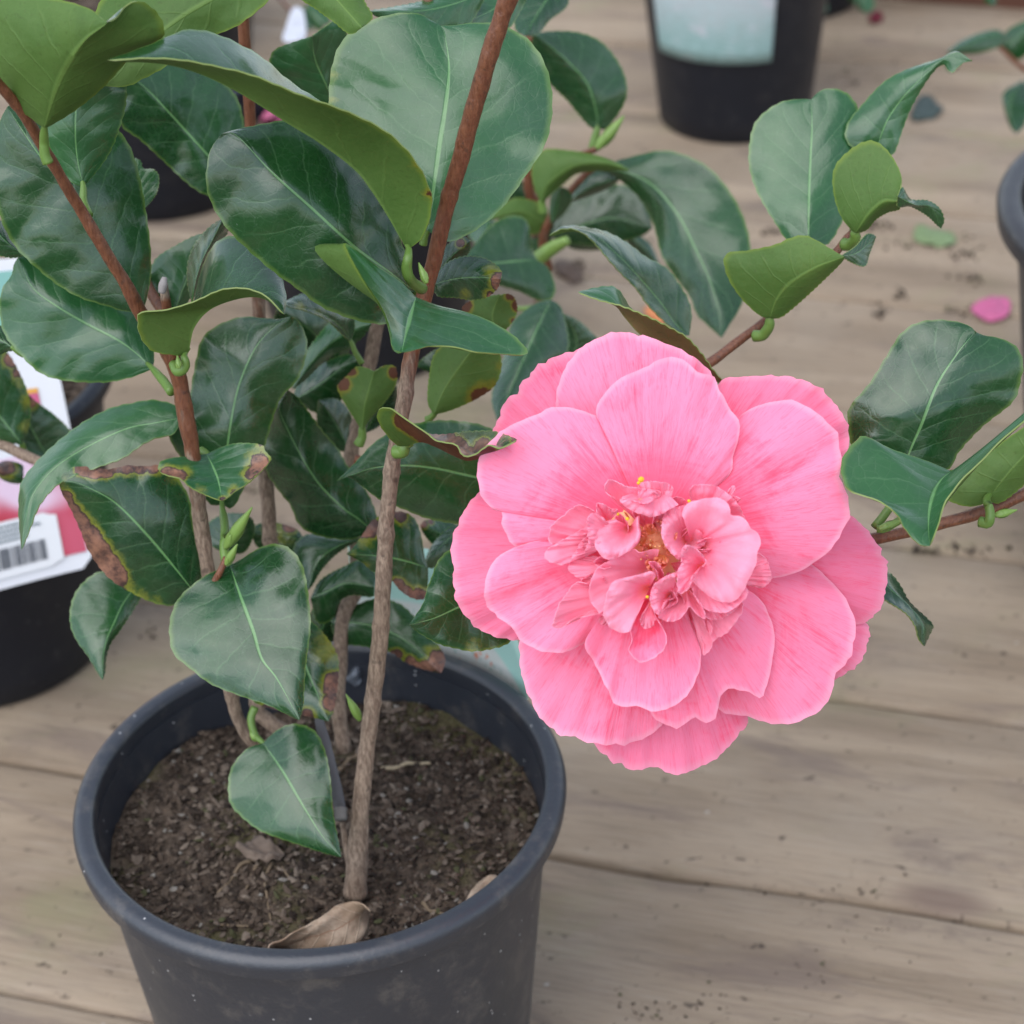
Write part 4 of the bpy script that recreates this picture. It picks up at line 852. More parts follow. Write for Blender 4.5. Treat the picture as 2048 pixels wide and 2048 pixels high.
Lf('V7', '645,980 570,830 500,720 440,640', '560,960 450,850 430,740', '665,830 640,720 560,640', (.85, .84), (.004, .006))
Lf('V7', '740,860 820,730 945,555', '735,760 840,620', '830,810 940,700', (.82, .80), (.004, .004))
Lf('V7', '650,265 570,160 420,70 200,20', '610,235 500,130 370,70 270,45', '672,190 655,90 540,0 380,-50', (.80, .77), (-.002, .010), pet='650,265 680,340 722,410', petw=7, dmg=[(450, 100, 60, .35), (330, 55, 60, .38)])
Lf('V7', '600,420 450,250 330,150 170,60', '420,360 250,260 150,180', '640,300 560,150 350,20', (.85, .82), (.006, .006))
Lf('V7', '1180,480 1260,420 1330,350 1420,300', '1080,420 1180,330 1300,280', '1230,500 1350,430', (.83, .82), (.004, .004))
# upper middle, pale leaves
Lf('V2', '1050,-60 850,20 650,60 360,62', '900,170 700,170 500,120', '880,-60 700,0 520,38', (.78, .75), (.004, .006), young=True)
Lf('V2', '1300,-100 1050,60 930,110 820,150', '1150,160 1000,190 880,180', '1080,-80 960,0 880,80', (.80, .77), (.004, .006), young=True)
Lf('W5', '730,700 640,520 580,380 560,233', '560,700 400,540 310,450 288,395 320,322 430,275', '700,600 740,420 795,260 730,130 650,170', (.78, .76), (.006, .006), young=True)
Lf('W5', '560,-180 720,0 880,180', '470,-40 600,60 720,150 810,215', '820,-120 900,30 945,115', (.66, .65), (.004, .006))
Lf('V2', '1450,-120 1340,30 1240,200', '1480,20 1380,110 1310,190', '1250,-60 1190,60 1190,160', (.92, .90), (.004, .006))
bud(plant, 'V4', (1248, 1365), (1391, 1145), 14, (.742, .73))
bud(plant, 'V4', (1250, 1460), (1310, 1348), 9, (.735, .73))
bud(plant, 'V2', (700, 1565), (655, 1450), 8, .672)
bud(plant, 'W2', (1770, 1190), (1895, 1158), 9, .68)
bud(plant, 'W2', (1130, 1262), (1262, 1215), 8, .685)
bud(plant, 'V6', (1500, 465), (1430, 340), 9, (.775, .77))
bud(plant, 'W6', (1385, 1110), (1370, 1005), 6, .704)
bud(plant, 'V6', (1000, 565), (965, 505), 8, .79)

# ================================================================ PLANTS BEHIND
back = empty('camellia_plant', Vector((-.090, 1.300, .145)), 'second camellia behind the first, its leaves blurred between stem and flower', 'plant')
Bf = lambda *a, **k: leaf(back, *a, **k)
tube('stem', vp(('F', 1010, 700), ('W1', 420, 900), ('W1', 380, 660), ('W1', 400, 500), ('V2', 1265, 1050), ('V2', 1270, 700), ('V2', 1270, 230), ('V2', 1272, -40)), (1.30, 1.10, 1.02, 1.0, .99, .98), (10, 12, 11, 9, 8), back, k=(1, .6, .0, 0), n=50)
tube('stem', vp(('W1', 470, 930), ('W1', 440, 720), ('W1', 540, 520), ('W1', 700, 330), ('W1', 790, 270)), (1.02, 1.0, .99, .98), (10, 8, 6), back, k=(.4, 0), n=30)
tube('side_branch', vp(('W1', 390, 880), ('W1', 470, 810), ('W1', 600, 740)), (.985, .98, .975), (14, 15, 9), back, M_BUD, n=12)
tube('side_branch', vp(('W1', 230, 1180), ('W1', 330, 1180), ('W1', 430, 1160)), (.99, .98, .975), (5, 5), back, M_BUD, n=12)
Bf('W1', '430,500 470,380 650,260 850,245 995,292', '500,430 560,380 650,310 780,290 900,285', '385,400 372,260 440,165 600,168 760,195 900,240', (.97, .95), (.008, .006), pet='430,500 440,560', name='leaf')
Bf('W1', '770,290 950,300 1130,380 1300,570 1420,800 1510,1000 1570,1200 1588,1372', '900,235 1050,195 1200,165 1340,190 1500,270 1620,400 1700,530 1755,680 1775,840 1750,1020 1710,1170 1650,1270', '880,320 990,400 1080,500 1150,640 1200,830 1270,950 1380,1100 1430,1220 1500,1290', (.99, .93), (.006, .010))
Bf('W1', '480,720 700,640 900,600 1142,665', '560,560 690,435 860,385 1000,400 1100,500', '600,750 800,770 980,740 1080,710', (1.03, 1.02), (.004, .006))
Bf('W1', '560,740 760,770 1000,730', '660,690 850,690', '640,800 840,800', (1.05, 1.05), (.004, .006))
Bf('W1', '600,500 740,400 950,340', '620,410 700,325 830,285', '700,470 850,410', (1.0, .99), (.004, .006))
Bf('W1', '400,870 280,875 120,890 -90,900', '470,920 518,1050 485,1125 400,1125 280,1070 150,1030 20,980', '370,800 345,650 300,590 200,590 100,650 0,770 -60,850', (.96, .94), (.006, .008))
Bf('W1', '490,1125 390,1330 280,1580 200,1770 140,1900', '550,1170 590,1300 600,1450 500,1600 330,1830', '390,1150 290,1220 228,1300 188,1480 130,1650 108,1770', (.92, .89), (.010, .010))
Bf('W1', '640,1490 650,1360 570,1213', '570,1440 548,1320', '730,1470 788,1390 745,1330 665,1258', (.95, .94), (.004, .006))
Bf('W1', '470,640 300,560 90,608', '450,530 380,495 260,475 170,530', '410,690 340,690 300,615 200,595', (1.0, .99), (.004, .006), dmg=[(400, 510, 60, .35)])
Bf('W1', '490,640 530,520 556,400', '480,560 490,460 520,415', '565,580 625,480 595,415', (.99, .98), (.002, .003))
Bf('V2', '1640,715 1635,620 1590,470 1500,360 1400,270 1288,185', '1590,690 1480,560 1380,460 1320,360 1280,260', '1700,700 1790,570 1802,460 1755,340 1660,230 1540,180 1400,172', (.97, .95), (.006, .010), pet='1640,715 1625,780 1620,830', petw=12)
Bf('W1', '430,900 400,780 420,640', '360,860 340,740', '480,820 490,700', (1.04, 1.03), (.004, .006))
Bf('W1', '640,760 560,690 470,600', '560,760 470,690', '640,690 550,600', (1.05, 1.04), (.004, .006))
Bf('W1', '330,560 220,420 180,330', '230,520 150,420', '350,450 280,340', (1.06, 1.04), (.004, .006))
Bf('W1', '-40,520 80,600 60,760', '60,520 130,640', '-60,620 -20,740', (1.06, 1.04), (.004, .006))
Bf('W1', '940,690 1050,760 1190,900', '1000,690 1120,760', '1000,780 1120,880', (1.06, 1.05), (.004, .006))
bud(back, 'V2', (1640, 820), (1790, 640), 13, (.965, .96))
tube('side_branch', vp(('V2', 1270, 900), ('V2', 1450, 880), ('V2', 1630, 825)), (.985, .985, .967), (7, 6), back, k=(0, 0), n=20)
far = empty('shrub', Vector((.62, 1.35, 0)), 'dark leafy twigs hanging in from the right edge near the top', 'plant')
Ff = lambda *a, **k: leaf(far, *a, **k)
tube('stem', vp(('V3', 2500, 900), ('V3', 2150, 500), ('V3', 1932, 380), ('V3', 1800, 260), ('V3', 1740, 220)), (1.45, 1.4, 1.38, 1.37), (9, 6, 4), far, k=(.5, .2), n=30)
Ff('V3', '1830,190 1740,200 1640,240 1500,290', '1800,250 1700,290 1600,300 1530,300', '1780,165 1680,185 1580,230', (1.37, 1.35), (.004, .006), name='leaf')
Ff('V3', '1790,230 1850,240 1930,180 2020,100', '1850,160 1930,120', '1850,320 1920,320 2000,220', (1.38, 1.36), (.004, .006))
Ff('V3', '1930,440 1870,520 1850,620 1890,740', '1960,560 1940,680', '1830,500 1815,560 1850,690', (1.40, 1.38), (.004, .006))
Ff('V3', '1530,300 1540,350 1530,400', '1580,330 1560,380', '1500,340 1505,385', (1.33, 1.33), (.004, .006))
Ff('V3', '2000,420 1960,520 1935,640', '2020,530 1980,620', '1930,470 1910,560', (1.42, 1.4), (.004, .006))
Ff('V3', '1700,-60 1740,-20 1765,32', '1760,-30 1780,10', '1700,-20 1730,20', (1.36, 1.36), (.002, .003))
tube('stem', vp(('V3', 1720, -200), ('V3', 1700, -60)), (1.38, 1.36), (4, 3), far, k=(.2, 0), n=8)
far2 = empty('shrub', Vector((.262, 1.975, .12)), 'small leaves hanging over the black pots at the top edge', 'plant')
tube('stem', vp(('V3', 860, -350), ('V3', 830, -120), ('V3', 790, -10)), (1.95, 1.85, 1.8), (5, 4), far2, k=(.2, 0), n=10)
leaf(far2, 'V3', '760,-30 800,30 840,72', '820,-20 850,40', '740,0 790,60', (1.80, 1.80), (.004, .006))
leaf(far2, 'V3', '1060,-40 1040,20 1060,75', '1100,-10 1100,50', '1000,0 1020,50', (1.82, 1.82), (.004, .006), young=True)
leaf(far2, 'V3', '960,-60 1000,-10 1040,30', '1010,-50 1050,0', '950,-20 990,20', (1.83, 1.83), (.004, .006))
# plant in the left pot
left = empty('camellia_plant', Vector((-.300, .972, .148)), 'camellia twig with yellow edged leaves in the black pot at the left edge', 'plant')
tube('stem', vp(('V4', -900, 1000), ('V4', -500, 800), ('V4', -200, 740), ('V4', 0, 795), ('V4', 120, 850), ('V4', 225, 895), ('V4', 300, 930)), (.99, .93, .88, .86, .855, .85), (16, 14, 12, 11, 10), left, k=(.9, .7, .6), n=40)
leaf(left, 'V4', '122,800 60,720 -20,620 -100,500 -150,380', '0,770 -120,650 -190,500', '158,700 168,600 145,490 90,370 35,290 -50,280', (.855, .84), (.004, .006), dmg=[(60, 330, 60, 1), (100, 400, 45, .9), (150, 560, 60, .4), (140, 700, 50, .38), (110, 440, 60, .4)], pet='122,800 125,840', petw=9, name='leaf')
leaf(left, 'V4', '265,870 200,760 150,640 160,525', '180,850 100,760 100,620', '340,800 392,735 300,635 210,570', (.885, .875), (-.004, .002), dmg=[(165, 560, 60, 1.1)])
leaf(left, 'V4', '130,960 70,960 -60,930', '120,1010 30,1000', '120,910 30,890', (.87, .86), (.004, .006), dmg=[(20, 920, 80, 1)])
# pale bits of another plant at the back
fb = empty('camellia_plant', Vector((-.315, 1.90, .14)), 'third camellia far back left with pale leaves and a white tag', 'plant')
tube('stem', vp(('W5', 200, -200), ('W5', 400, 40), ('W5', 470, 100)), (1.7, 1.65, 1.6), (5, 4), fb, k=(.3, .2), n=10)
leaf(fb, 'W5', '520,20 560,90 640,160', '600,30 660,90 680,150', '530,80 560,160 610,200', (1.5, 1.5), (.004, .006), young=True)
leaf(fb, 'W5', '480,40 500,120 560,200', '520,60 560,140', '480,100 500,180', (1.52, 1.52), (.004, .006))
wt = lying('plant_tag', 'W5', '460,40 430,150 400,270', '500,60 520,150 510,250', '430,60 400,150 370,250', .19, .0, flat_mat('white_tag', (.6, .62, .68)), 'small white plastic tag among the leaves behind the top left', 'tag')
lying('fallen_petal', 'W5', '400,760 330,730 270,700', '380,780 300,790 220,790', '380,730 330,695 290,690', .15, .006, flat_mat('dusty_pink', (.55, .14, .25)), 'dusty pink petal behind the long folded leaf', 'petal')
# ================================================================ FLOWER
def petal_material(name, inner=False, deep=0.0, throat=False):
    N = NT(name); uv = N.uv(); X = N.sep(uv); oc = N.obj(); rn = N.rnd(); r = X[1]
    off = N.math('MULTIPLY', rn, 30.0)
    v1 = N.noise(N.comb(N.math('ADD', N.math('MULTIPLY', X[0], 46.0), off), N.math('MULTIPLY', r, 3.4), 0), 1.0, 5, 0.66, 0.9)
    v2 = N.noise(N.comb(N.math('ADD', N.math('MULTIPLY', X[0], 120.0), off), N.math('MULTIPLY', r, 9.0), 2.0), 1.0, 4, 0.6, 0.8)
    bl = N.noise(oc, 48, 5, 0.68, 0.8)
    pale, mid, dp = (1.0, 0.32, 0.52), (0.99, 0.150, 0.29), (0.98, 0.080, 0.18)
    f = N.math('ADD', N.math('MULTIPLY_ADD', bl, 1.15, -0.12), N.math('MULTIPLY', v1, 0.75)); f = N.math('ADD', f, N.math('MULTIPLY', v2, 0.35))
    f = N.math('ADD', f, N.math('MULTIPLY', N.ramp(r, 0.45, 1.0), 0.18))
    c = N.mix(N.ramp(f, 0.82, 1.14), mid, pale)
    c = N.mix(N.ramp(f, 0.90, 0.64, 0, 0.7), c, dp)
    c = N.mix(N.math('MULTIPLY', N.ramp(v2, 0.52, 0.64), 0.30), c, dp)
    c = N.mix(N.math('MULTIPLY', N.ramp(v1, 0.60, 0.72), 0.20), c, dp)
    c = N.mix(N.math('MULTIPLY', N.ramp(r, 0.955, 0.995), 0.38), c, (0.95, 0.62, 0.76))
    if inner:
        c = N.mix(N.math('MULTIPLY', N.ramp(r, 0.34, 0.02), 0.8), c, (1.0, 0.50, 0.16))
        c = N.mix(N.ramp(r, .15, .7, .40, .76), c, (1.0, 0.49, 0.64))
    else:
        c = N.mix(N.math('MULTIPLY', N.ramp(r, 0.72, 0.30), 0.62), c, (0.99, 0.12, 0.25))
    if throat: c = N.mix(N.ramp(r, 1.1, 0.3, .60, .97), c, (1.0, 0.52, 0.20))
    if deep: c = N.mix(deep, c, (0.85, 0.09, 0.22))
    N.set(Base_Color=c, Roughness=0.52); N.b.inputs['Specular IOR Level'].default_value = 0.32
    N.b.inputs['Sheen Weight'].default_value = 0.08
    h = N.math('ADD', N.math('MULTIPLY', v1, -0.7), N.math('MULTIPLY', v2, -0.35)); h = N.math('ADD', h, N.math('MULTIPLY', bl, 0.6))
    N.bump(h, 0.35, 0.0014)
    N.translucent(N.mix(0.12 if inner else 0.30, c, (1.0, 0.30, 0.44)), 0.44 if inner else 0.36)
    return N.m
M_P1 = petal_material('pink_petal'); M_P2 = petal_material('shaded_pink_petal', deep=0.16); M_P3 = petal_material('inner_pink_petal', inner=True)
M_YEL = simple('yellow_anther', (0.82, 0.50, 0.03), 0.6, .3, .2, 300)
M_CORE = simple('orange_petal_base', (1.0, 0.48, 0.26), 0.6, .3, .35, 120)
M_THROAT = petal_material('orange_throat_petal', inner=True, throat=True)
# heart of the flower: the mesh that carries the petals
def heart():
    V, Fc = [], []; c0 = src('V5', (930, 900)); n, m = 48, 18
    for i in range(m):
        t = i / (m - 1); rad = 150 * t
        for j in range(n):
            a = 2 * math.pi * j / n
            p = c0 + Vector((math.cos(a), math.sin(a))) * rad
            dp = .6445 + .0215 * t ** 2 + .0035 * noise.noise(Vector((p[0] * .03, p[1] * .03, 0))) + .0015 * noise.noise(Vector((p[0] * .11, p[1] * .11, 2)))
            V.append(world(p, dp))
    for i in range(m - 1):
        for j in range(n):
            a = i * n + j; b = i * n + (j + 1) % n; Fc.append((a, a + n, b + n, b))
    # calyx behind
    b0 = len(V)
    for i in range(8):
        t = i / 7
        for j in range(n):
            a = 2 * math.pi * j / n; p = c0 + Vector((math.cos(a), math.sin(a))) * (150 * math.cos(t * math.pi / 2) + 6)
            V.append(world(p, .6685 + .018 * math.sin(t * math.pi / 2)))
    for i in range(7):
        for j in range(n):
            a = b0 + i * n + j; b = b0 + i * n + (j + 1) % n; Fc.append((a, a + n, b + n, b))
    o = finish('flower', V, Fc, [M_CORE], parent=plant)
    o['label'] = 'open ruffled pink camellia flower'
    return o
flower = heart()
def petal(view, base, outline, d, cup=0.004, ruf=0.0024, mat=None, name='petal', roll=0.0, fold=0.0, p=1.3, nu=61, nr=18, side=0.0, belly=0.0, seed=0.0, crinkle=.0004):
    """base point, outline from one shoulder round to the other; d = (z-depth at base, z-depth at the rim)"""
    b = src(view, base); O = crom([src(view, q) for q in pts(outline)], nu)
    V, uvs = [], []
    sd = Vector((base[0] * .013 + seed, base[1] * .017, seed))
    size = max((q - b).length for q in O)
    for i in range(nu):
        u = i / (nu - 1); x = 2 * u - 1
        for j in range(nr):
            r = j / (nr - 1); rr = .02 + .98 * r; q = b.lerp(O[i], rr)
            dep = d[0] + (d[1] - d[0]) * rr ** p + cup * (x * x) * rr + roll * rr ** 7 + side * x * rr - belly * math.sin(math.pi * rr)
            w_ = Vector((q[0], q[1], 0)) / size
            dep += ruf * rr ** 2 * (1.5 * noise.noise(w_ * 3.1 + sd) + 0.9 * rr * noise.noise(Vector((x * 6.5, rr * .8, 0)) + sd))
            dep += ruf * .55 * rr ** 3 * noise.noise(Vector((w_.x * 9, w_.y * 9, seed)) + sd) + ruf * .35 * noise.noise(Vector((x * 14, rr * 2, 5)) + sd) * rr ** 2
            dep += fold * rr * (abs(math.sin(x * 4.2 + seed * 3)) - .5)
            dep += crinkle * rr ** 4 * (noise.noise(Vector((x * 9, rr * 1.5, 3)) + sd) * 1.6 + noise.noise(Vector((x * 21, rr * 2, 8)) + sd))
            # small frilling of the rim itself
            k = 1 + (.006 + crinkle * 28) * rr ** 8 * noise.noise(Vector((x * 15, 0, seed)) + sd)
            q = b + (q - b) * k
            V.append(world(q, dep)); uvs.append((u * (0.25 + size / 330.0), rr))
    Fc = []
    for i in range(nu - 1):
        for j in range(nr - 1):
            a = i * nr + j; Fc.append((a, a + 1, a + 1 + nr, a + nr))
    o = finish(name, V, Fc, [mat or M_P1], uvs=uvs); adopt(o, flower)
    sm = o.modifiers.new('thickness', 'SOLIDIFY'); sm.thickness = 0.00022
    es = o.modifiers.new('crisp rim', 'EDGE_SPLIT'); es.split_angle = math.radians(60)
    return o
C5 = (930, 880)
# outer petals, back row first
petal('V5', C5, '215,560 240,510 283,440 315,355 345,312 380,297 388,262 402,248 470,180 560,140 640,125 740,190 800,300', (.668, .682), cup=.003, mat=M_P2)
petal('V5', C5, '1150,420 1200,255 1300,232 1450,228 1540,245 1620,290 1690,370 1718,440 1726,500 1712,550 1690,600 1600,700', (.668, .682), cup=.004, mat=M_P2, seed=2)
petal('V5', C5, '1590,760 1720,790 1800,860 1855,940 1880,1010 1872,1110 1845,1180 1800,1222 1740,1240 1600,1240', (.670, .686), cup=.004, mat=M_P2, seed=3)
petal('V5', C5, '1600,1200 1760,1222 1805,1245 1800,1310 1775,1385 1720,1430 1665,1458 1500,1480', (.672, .690), cup=.004, mat=M_P2, seed=4)
petal('V5', C5, '600,1600 690,1728 740,1780 830,1825 880,1830 935,1814 990,1845 1060,1842 1170,1792 1260,1710 1312,1640 1312,1610 1300,1500', (.672, .688), cup=.006, mat=M_P2, seed=5)
petal('V5', C5, '330,640 218,700 170,760 120,860 104,960 120,1003 113,1060 125,1135 170,1212 240,1270 310,1295 385,1300 480,1280', (.668, .680), cup=.004, mat=M_P2, fold=.002, seed=6)
# second row
petal('V5', C5, '560,520 532,390 540,280 580,180 640,110 720,66 780,50 870,58 960,90 1060,130 1130,180 1165,222 1185,300', (.662, .672), cup=.004, seed=7)
petal('V5', C5, '420,1200 384,1310 390,1420 420,1530 480,1630 545,1685 602,1690 640,1712 740,1729 840,1720 910,1690 968,1640 985,1500', (.664, .674), cup=.003, fold=.002, seed=8)
petal('V5', C5, '1420,930 1560,990 1625,1040 1700,1120 1742,1200 1752,1280 1720,1380 1665,1455 1650,1530 1600,1590 1500,1640 1400,1636 1300,1610 1195,1582 1150,1450', (.662, .674), cup=.003, fold=.003, seed=9, ruf=.002)
petal('V5', C5, '1160,700 1240,560 1265,440 1280,395 1350,350 1450,328 1530,340 1620,400 1680,480 1692,580 1690,640 1722,730 1716,820 1660,920 1560,1000 1480,1035 1402,1042 1380,960 1300,900', (.656, .660), cup=.004, seed=10, belly=.003, ruf=.0022)
petal('V5', C5, '1220,1050 1330,1108 1390,1180 1420,1280 1410,1400 1385,1500 1365,1536 1310,1510 1240,1500 1202,1530 1190,1580 1178,1622 1140,1635 1090,1620 1060,1642 1010,1655 950,1630 918,1598 850,1450', (.656, .664), cup=.001, fold=.003, seed=11, ruf=.0022)
petal('V5', C5, '540,930 450,905 362,918 322,850 310,782 280,770 235,722 210,640 218,580 260,500 310,450 380,415 440,390 500,362 590,356 700,392 800,450 865,520 882,620 880,720', (.656, .655), cup=.004, seed=12, belly=.003, ruf=.002)
petal('V5', C5, '870,640 790,500 696,382 740,290 800,235 900,190 960,158 1030,155 1090,190 1110,212 1150,220 1190,260 1225,335 1268,400 1280,450 1256,540 1242,620 1192,668 1110,700', (.654, .652), cup=.003, seed=13, belly=.002, ruf=.0022)
petal('V5', C5, '640,900 500,895 400,912 300,960 252,1030 242,1100 252,1165 290,1205 350,1245 385,1300 470,1345 560,1352 640,1320 690,1288 725,1240 800,1150', (.655, .650), cup=-.002, roll=.004, seed=14, fold=.002, ruf=.0022)
petal('V5', C5, '740,1180 650,1310 690,1395 750,1520 790,1572 860,1570 930,1593 1000,1576 1070,1520 1112,1440 1122,1350 1100,1270 1050,1190 1000,1100', (.652, .648), cup=.003, seed=15, belly=.001, ruf=.002)
# inner petaloids
I = lambda base, out, d, **k: petal('W4', base, out, d, mat=k.pop('mat', M_P3), name='inner_petal', nu=k.pop('nu', 57), nr=16, crinkle=k.pop('crinkle', .0006), **k)
I((900, 700), '545,400 430,350 345,385 300,430 212,500 186,585 200,640 300,640 480,560', (.650, .644), cup=.003, roll=-.003, seed=1)
I((800, 600), '480,510 400,560 250,640 172,690 148,740 172,775 250,805 332,800 400,690 500,580', (.646, .640), cup=.004, seed=2)
I((800, 620), '480,590 420,650 393,725 400,742 440,730 500,625', (.644, .639), cup=.002, seed=3)
I((1050, 850), '540,735 450,758 362,780 338,830 368,880 440,920 520,912 600,820', (.646, .642), cup=.003, seed=4)
I((700, 880), '540,860 440,925 437,965 490,985 560,960', (.645, .641), cup=.003, seed=4.5)
I((900, 1000), '480,960 390,950 310,1050 258,1130 232,1215 215,1285 240,1293 290,1290 370,1230 500,1200 600,1180', (.646, .638), cup=.002, roll=-.002, seed=5)
I((900, 1000), '620,1130 590,1210 568,1245 600,1275 660,1275', (.645, .641), cup=.002, seed=5.5)
I((1500, 900), '1740,740 1800,718 1862,762 1900,860 1907,912 1870,965 1820,987 1722,965', (.648, .643), cup=.003, seed=6)
I((1200, 900), '1640,1060 1690,1130 1640,1240 1560,1340 1472,1392 1422,1480 1374,1502 1392,1400 1440,1300', (.648, .643), cup=.003, roll=-.002, seed=7)
I((1200, 900), '1380,1130 1385,1200 1400,1290 1430,1352 1448,1290 1452,1220', (.646, .639), cup=.003, seed=7.5)
I((1200, 900), '1210,1190 1290,1240 1380,1300 1400,1210 1380,1120', (.652, .650), cup=.002, seed=7.7, mat=M_P1)
I((1000, 600), '700,300 632,262 613,210 640,154 700,160 780,200 860,212 1000,230 1052,255 1010,305', (.646, .634), cup=.003, roll=-.003, seed=8)
I((1040, 560), '870,200 900,175 980,164 1090,174 1148,216 1130,235 1050,240', (.640, .633), cup=.002, seed=9)
I((1020, 200), '1190,345 1130,378 1060,415 990,438 930,425 860,405 790,370 735,312 760,285', (.637, .628), cup=.002, roll=.003, ruf=.0018, seed=10)
I((880, 310), '870,225 950,225 1030,255 1010,290 950,335 880,330 800,305', (.632, .628), cup=.002, seed=10.5)
I((1350, 500), '1290,330 1268,250 1300,196 1400,185 1480,203 1555,250 1610,300 1660,360 1700,450', (.646, .636), cup=.004, seed=11)
I((1450, 480), '1560,260 1590,212 1620,198 1625,230 1600,270 1660,290 1660,320 1600,345', (.644, .638), cup=.002, ruf=.001, seed=11.5)
# big ruffled cup right of the middle
I((1290, 660), '1215,420 1240,360 1300,320 1400,297 1500,297 1562,332 1585,380 1592,425 1680,440 1738,520 1790,560 1825,630 1795,720 1785,800 1735,900 1690,1010 1640,1070 1580,1097 1490,1082 1400,1030 1310,950 1290,900 1330,820', (.652, .628), cup=.003, roll=.003, ruf=.0020, p=.55, seed=12, nu=71)
I((1250, 620), '1240,352 1180,358 1110,385 1068,430 1054,560 1078,650 1130,722 1196,775 1225,720', (.650, .630), cup=.003, p=.6, roll=.003, seed=13)
I((1330, 880), '1270,950 1330,1080 1400,1150 1480,1176 1560,1176 1650,1120 1725,1030 1700,960', (.640, .634), cup=.002, ruf=.0022, seed=14)
I((1330, 950), '1380,1130 1395,1205 1440,1230 1500,1228 1560,1205 1640,1140 1680,1050', (.644, .638), cup=.002, seed=15)
I((1400, 810), '1205,790 1205,720 1220,675 1255,656 1320,680 1375,735 1402,785 1370,830', (.640, .623), cup=.003, p=.7, seed=16)
I((1370, 800), '1215,788 1182,850 1178,930 1188,1028 1230,1015 1268,985 1285,905 1330,860', (.638, .624), cup=.003, p=.7, seed=17)
# cup left of the middle
I((820, 510), '880,425 880,500 892,560 880,620 850,665 770,722 700,760 632,767 575,720 540,660 545,590 575,525 620,480 700,462', (.646, .630), cup=.002, p=.6, roll=.003, seed=18, ruf=.0018)
I((680, 560), '560,650 500,660 490,600 478,470 500,420 545,413 590,440 640,480', (.640, .630), cup=.003, p=.7, seed=19)
I((640, 480), '555,420 548,380 556,332 590,335 620,345 670,375 712,380 700,430', (.640, .631), cup=.002, fold=.002, seed=20)
I((730, 430), '640,380 690,395 712,378 705,420', (.636, .630), cup=.002, seed=20.5)
# middle left cup and the pale bulb before it
I((1000, 850), '1035,700 1000,690 940,705 880,716 830,690 700,745 580,825 530,890 505,960 500,1050 540,1140 605,1205 680,1200', (.650, .634), cup=.003, p=.7, seed=21, ruf=.002)
I((960, 980), '1012,900 1000,868 960,860 870,888 760,912 690,935 650,985 622,1080 604,1180 640,1280 720,1326 810,1322 850,1230', (.642, .622), cup=.004, p=.55, roll=.003, seed=22)
I((1080, 1000), '1070,880 1040,815 1010,790 958,790 990,820 1020,860 1030,920', (.645, .634), cup=.002, seed=23)
I((1120, 1050), '1182,880 1182,862 1080,900 1000,960 972,1020 970,1100 985,1150 1040,1192 1075,1100', (.642, .626), cup=.003, p=.7, roll=.002, seed=24)
I((1150, 1050), '1090,1020 1130,1000 1165,1040 1182,1090 1150,1120 1070,1160 1050,1180', (.642, .634), cup=.002, seed=25)
I((1240, 980), '1100,1140 1030,1208 1060,1235 1110,1248 1180,1232 1230,1190 1272,1130 1330,1190 1392,1226 1370,1140 1310,1050', (.644, .632), cup=.002, ruf=.0024, seed=26)
I((960, 1080), '920,1070 860,1120 822,1170 802,1230 812,1310 828,1400 803,1470 842,1530 902,1560 1000,1532 1070,1460 1092,1380 1062,1300 1010,1220 985,1140', (.640, .636), cup=-.003, roll=-.002, seed=27, mat=M_P1)
I((965, 1100), '948,1140 900,1210 893,1250 912,1295 942,1302 985,1285 1005,1235', (.634, .629), cup=.002, fold=.001, seed=28)
# small crumpled petals packed between the larger inner ones
rp = random.Random(21)
for kx in range(20):
    a = kx * 2.399 + .3; rad = 200 + 210 * ((kx * 7) % 20) / 20.0; c = Vector((960 + rad * math.cos(a) * 1.05, 760 + rad * math.sin(a) * .95))
    dr = Vector((math.cos(a + rp.uniform(-.5, .5)), math.sin(a + rp.uniform(-.5, .5)))).normalized(); sd_ = Vector((-dr.y, dr.x)); q = []
    ln, wd = rp.uniform(120, 190), rp.uniform(45, 90)
    for (u, v) in ((.15, -.7), (.55, -1.0), (.9, -.65), (1.0, 0.0), (.92, .6), (.55, 1.0), (.15, .7)):
        p_ = c + dr * (ln * u * rp.uniform(.9, 1.1)) + sd_ * (wd * v * rp.uniform(.85, 1.15)); q.append('%d,%d' % (p_.x, p_.y))
    b_ = c - dr * 40
    I((b_.x, b_.y), ' '.join(q), (.649, .6415 - .004 * (1 - (rad - 200) / 210)), cup=rp.uniform(-.003, .004), fold=.0012, roll=rp.uniform(-.003, .002), ruf=.0026, seed=60 + kx, nu=41)
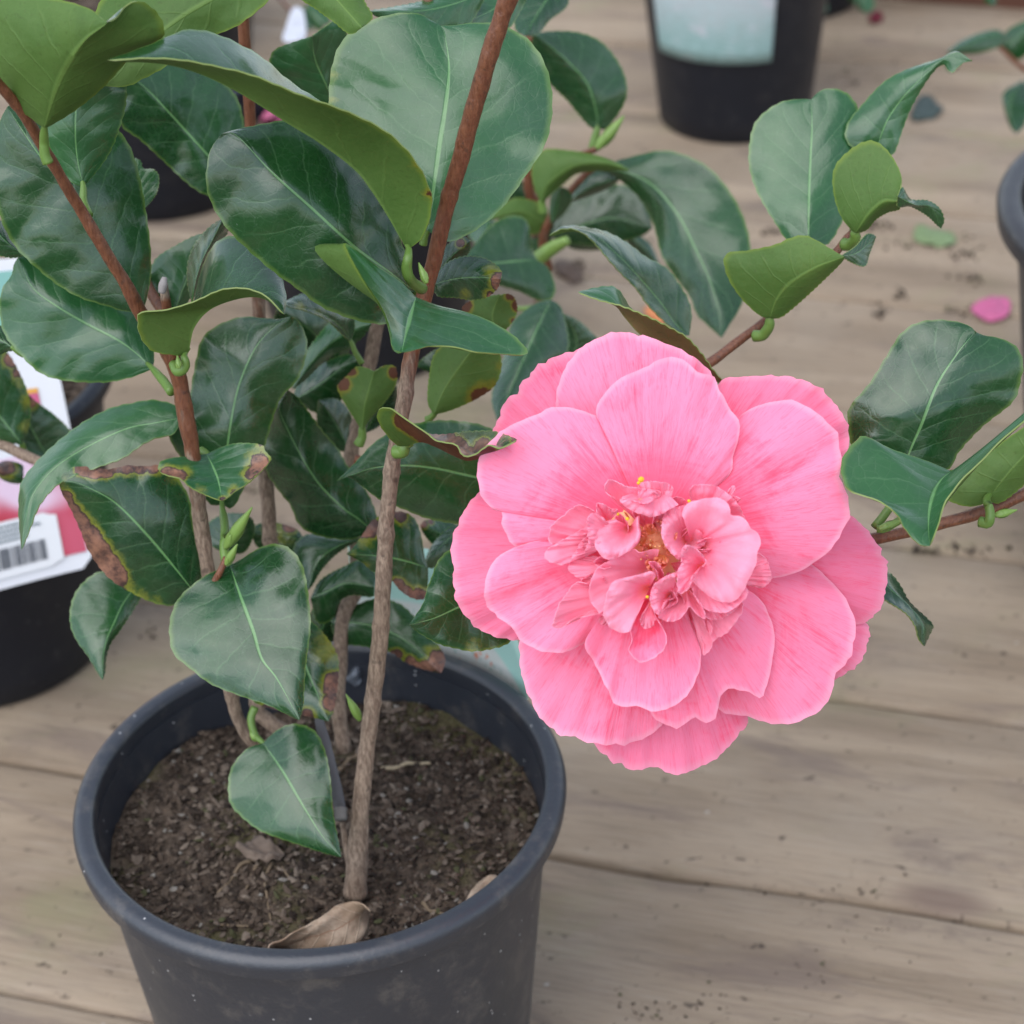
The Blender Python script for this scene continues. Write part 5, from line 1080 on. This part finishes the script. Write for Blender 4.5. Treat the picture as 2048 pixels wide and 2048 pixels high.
# deep little petals at the orange throat
for kx in range(18):
    a = kx * 2.4; c = Vector((1030 + 110 * math.cos(a) * (.4 + .6 * ((kx * 37) % 10) / 10), 640 + 170 * math.sin(a) * (.4 + .6 * ((kx * 53) % 10) / 10)))
    ang = a + .8; q = []
    for t in (-.8, -.4, 0, .4, .8):
        rr = (54 + 40 * ((kx * 29) % 7) / 7) * (1 if abs(t) < .5 else .8); q.append('%d,%d' % (c[0] + rr * math.cos(ang + t), c[1] + rr * math.sin(ang + t)))
    o = I((c[0], c[1]), ' '.join(q), (.6425, .6365), cup=.002, crinkle=.0003, ruf=.003, fold=.0015, seed=30 + kx, nu=21, mat=M_THROAT if 'M_THROAT' in globals() else M_CORE)
M_FIL = simple('pale_orange_filament', (1.0, 0.60, 0.26), 0.5, .3, .3, 200)
for kx in range(16):
    c = Vector((1035 + rp.gauss(0, 75), 650 + rp.gauss(0, 125))); t_ = c + Vector((rp.uniform(-60, 60), rp.uniform(-75, 35))); m_ = (c + t_) / 2 + Vector((rp.uniform(-22, 22), rp.uniform(-22, 22)))
    o = tube('filament', [src('W4', c), src('W4', m_), src('W4', t_)], (.6475, .643, rp.uniform(.636, .641)), (rp.uniform(1.6, 4.2), rp.uniform(1.6, 4.6), 1.4), None, M_FIL, seg=8, n=14, knobs=.5)
    adopt(o, flower)
for (x, y, s) in ((897, 150, 24), (878, 178, 14), (1268, 318, 14), (790, 455, 15), (718, 418, 11), (945, 1058, 13), (1300, 880, 8)):
    c = src('W4', (x, y)); dpt = .6275 if y < 300 else .632
    if x == 945: dpt = .622
    V, Fc = [], []; R = s * .2588 * PX * dpt; cw = world(c, dpt)
    for i in range(9):
        for j in range(14):
            th, ph = math.pi * i / 8, 2 * math.pi * j / 14
            n_ = Vector((math.sin(th) * math.cos(ph), math.sin(th) * math.sin(ph) * .8, math.cos(th)))
            V.append(cw + n_ * R * (1 + .3 * noise.noise(n_ * 2 + cw * 900)))
    for i in range(8):
        for j in range(14): Fc.append((i * 14 + j, i * 14 + (j + 1) % 14, (i + 1) * 14 + (j + 1) % 14, (i + 1) * 14 + j))
    adopt(finish('stamen', V, Fc, [M_YEL]), flower)
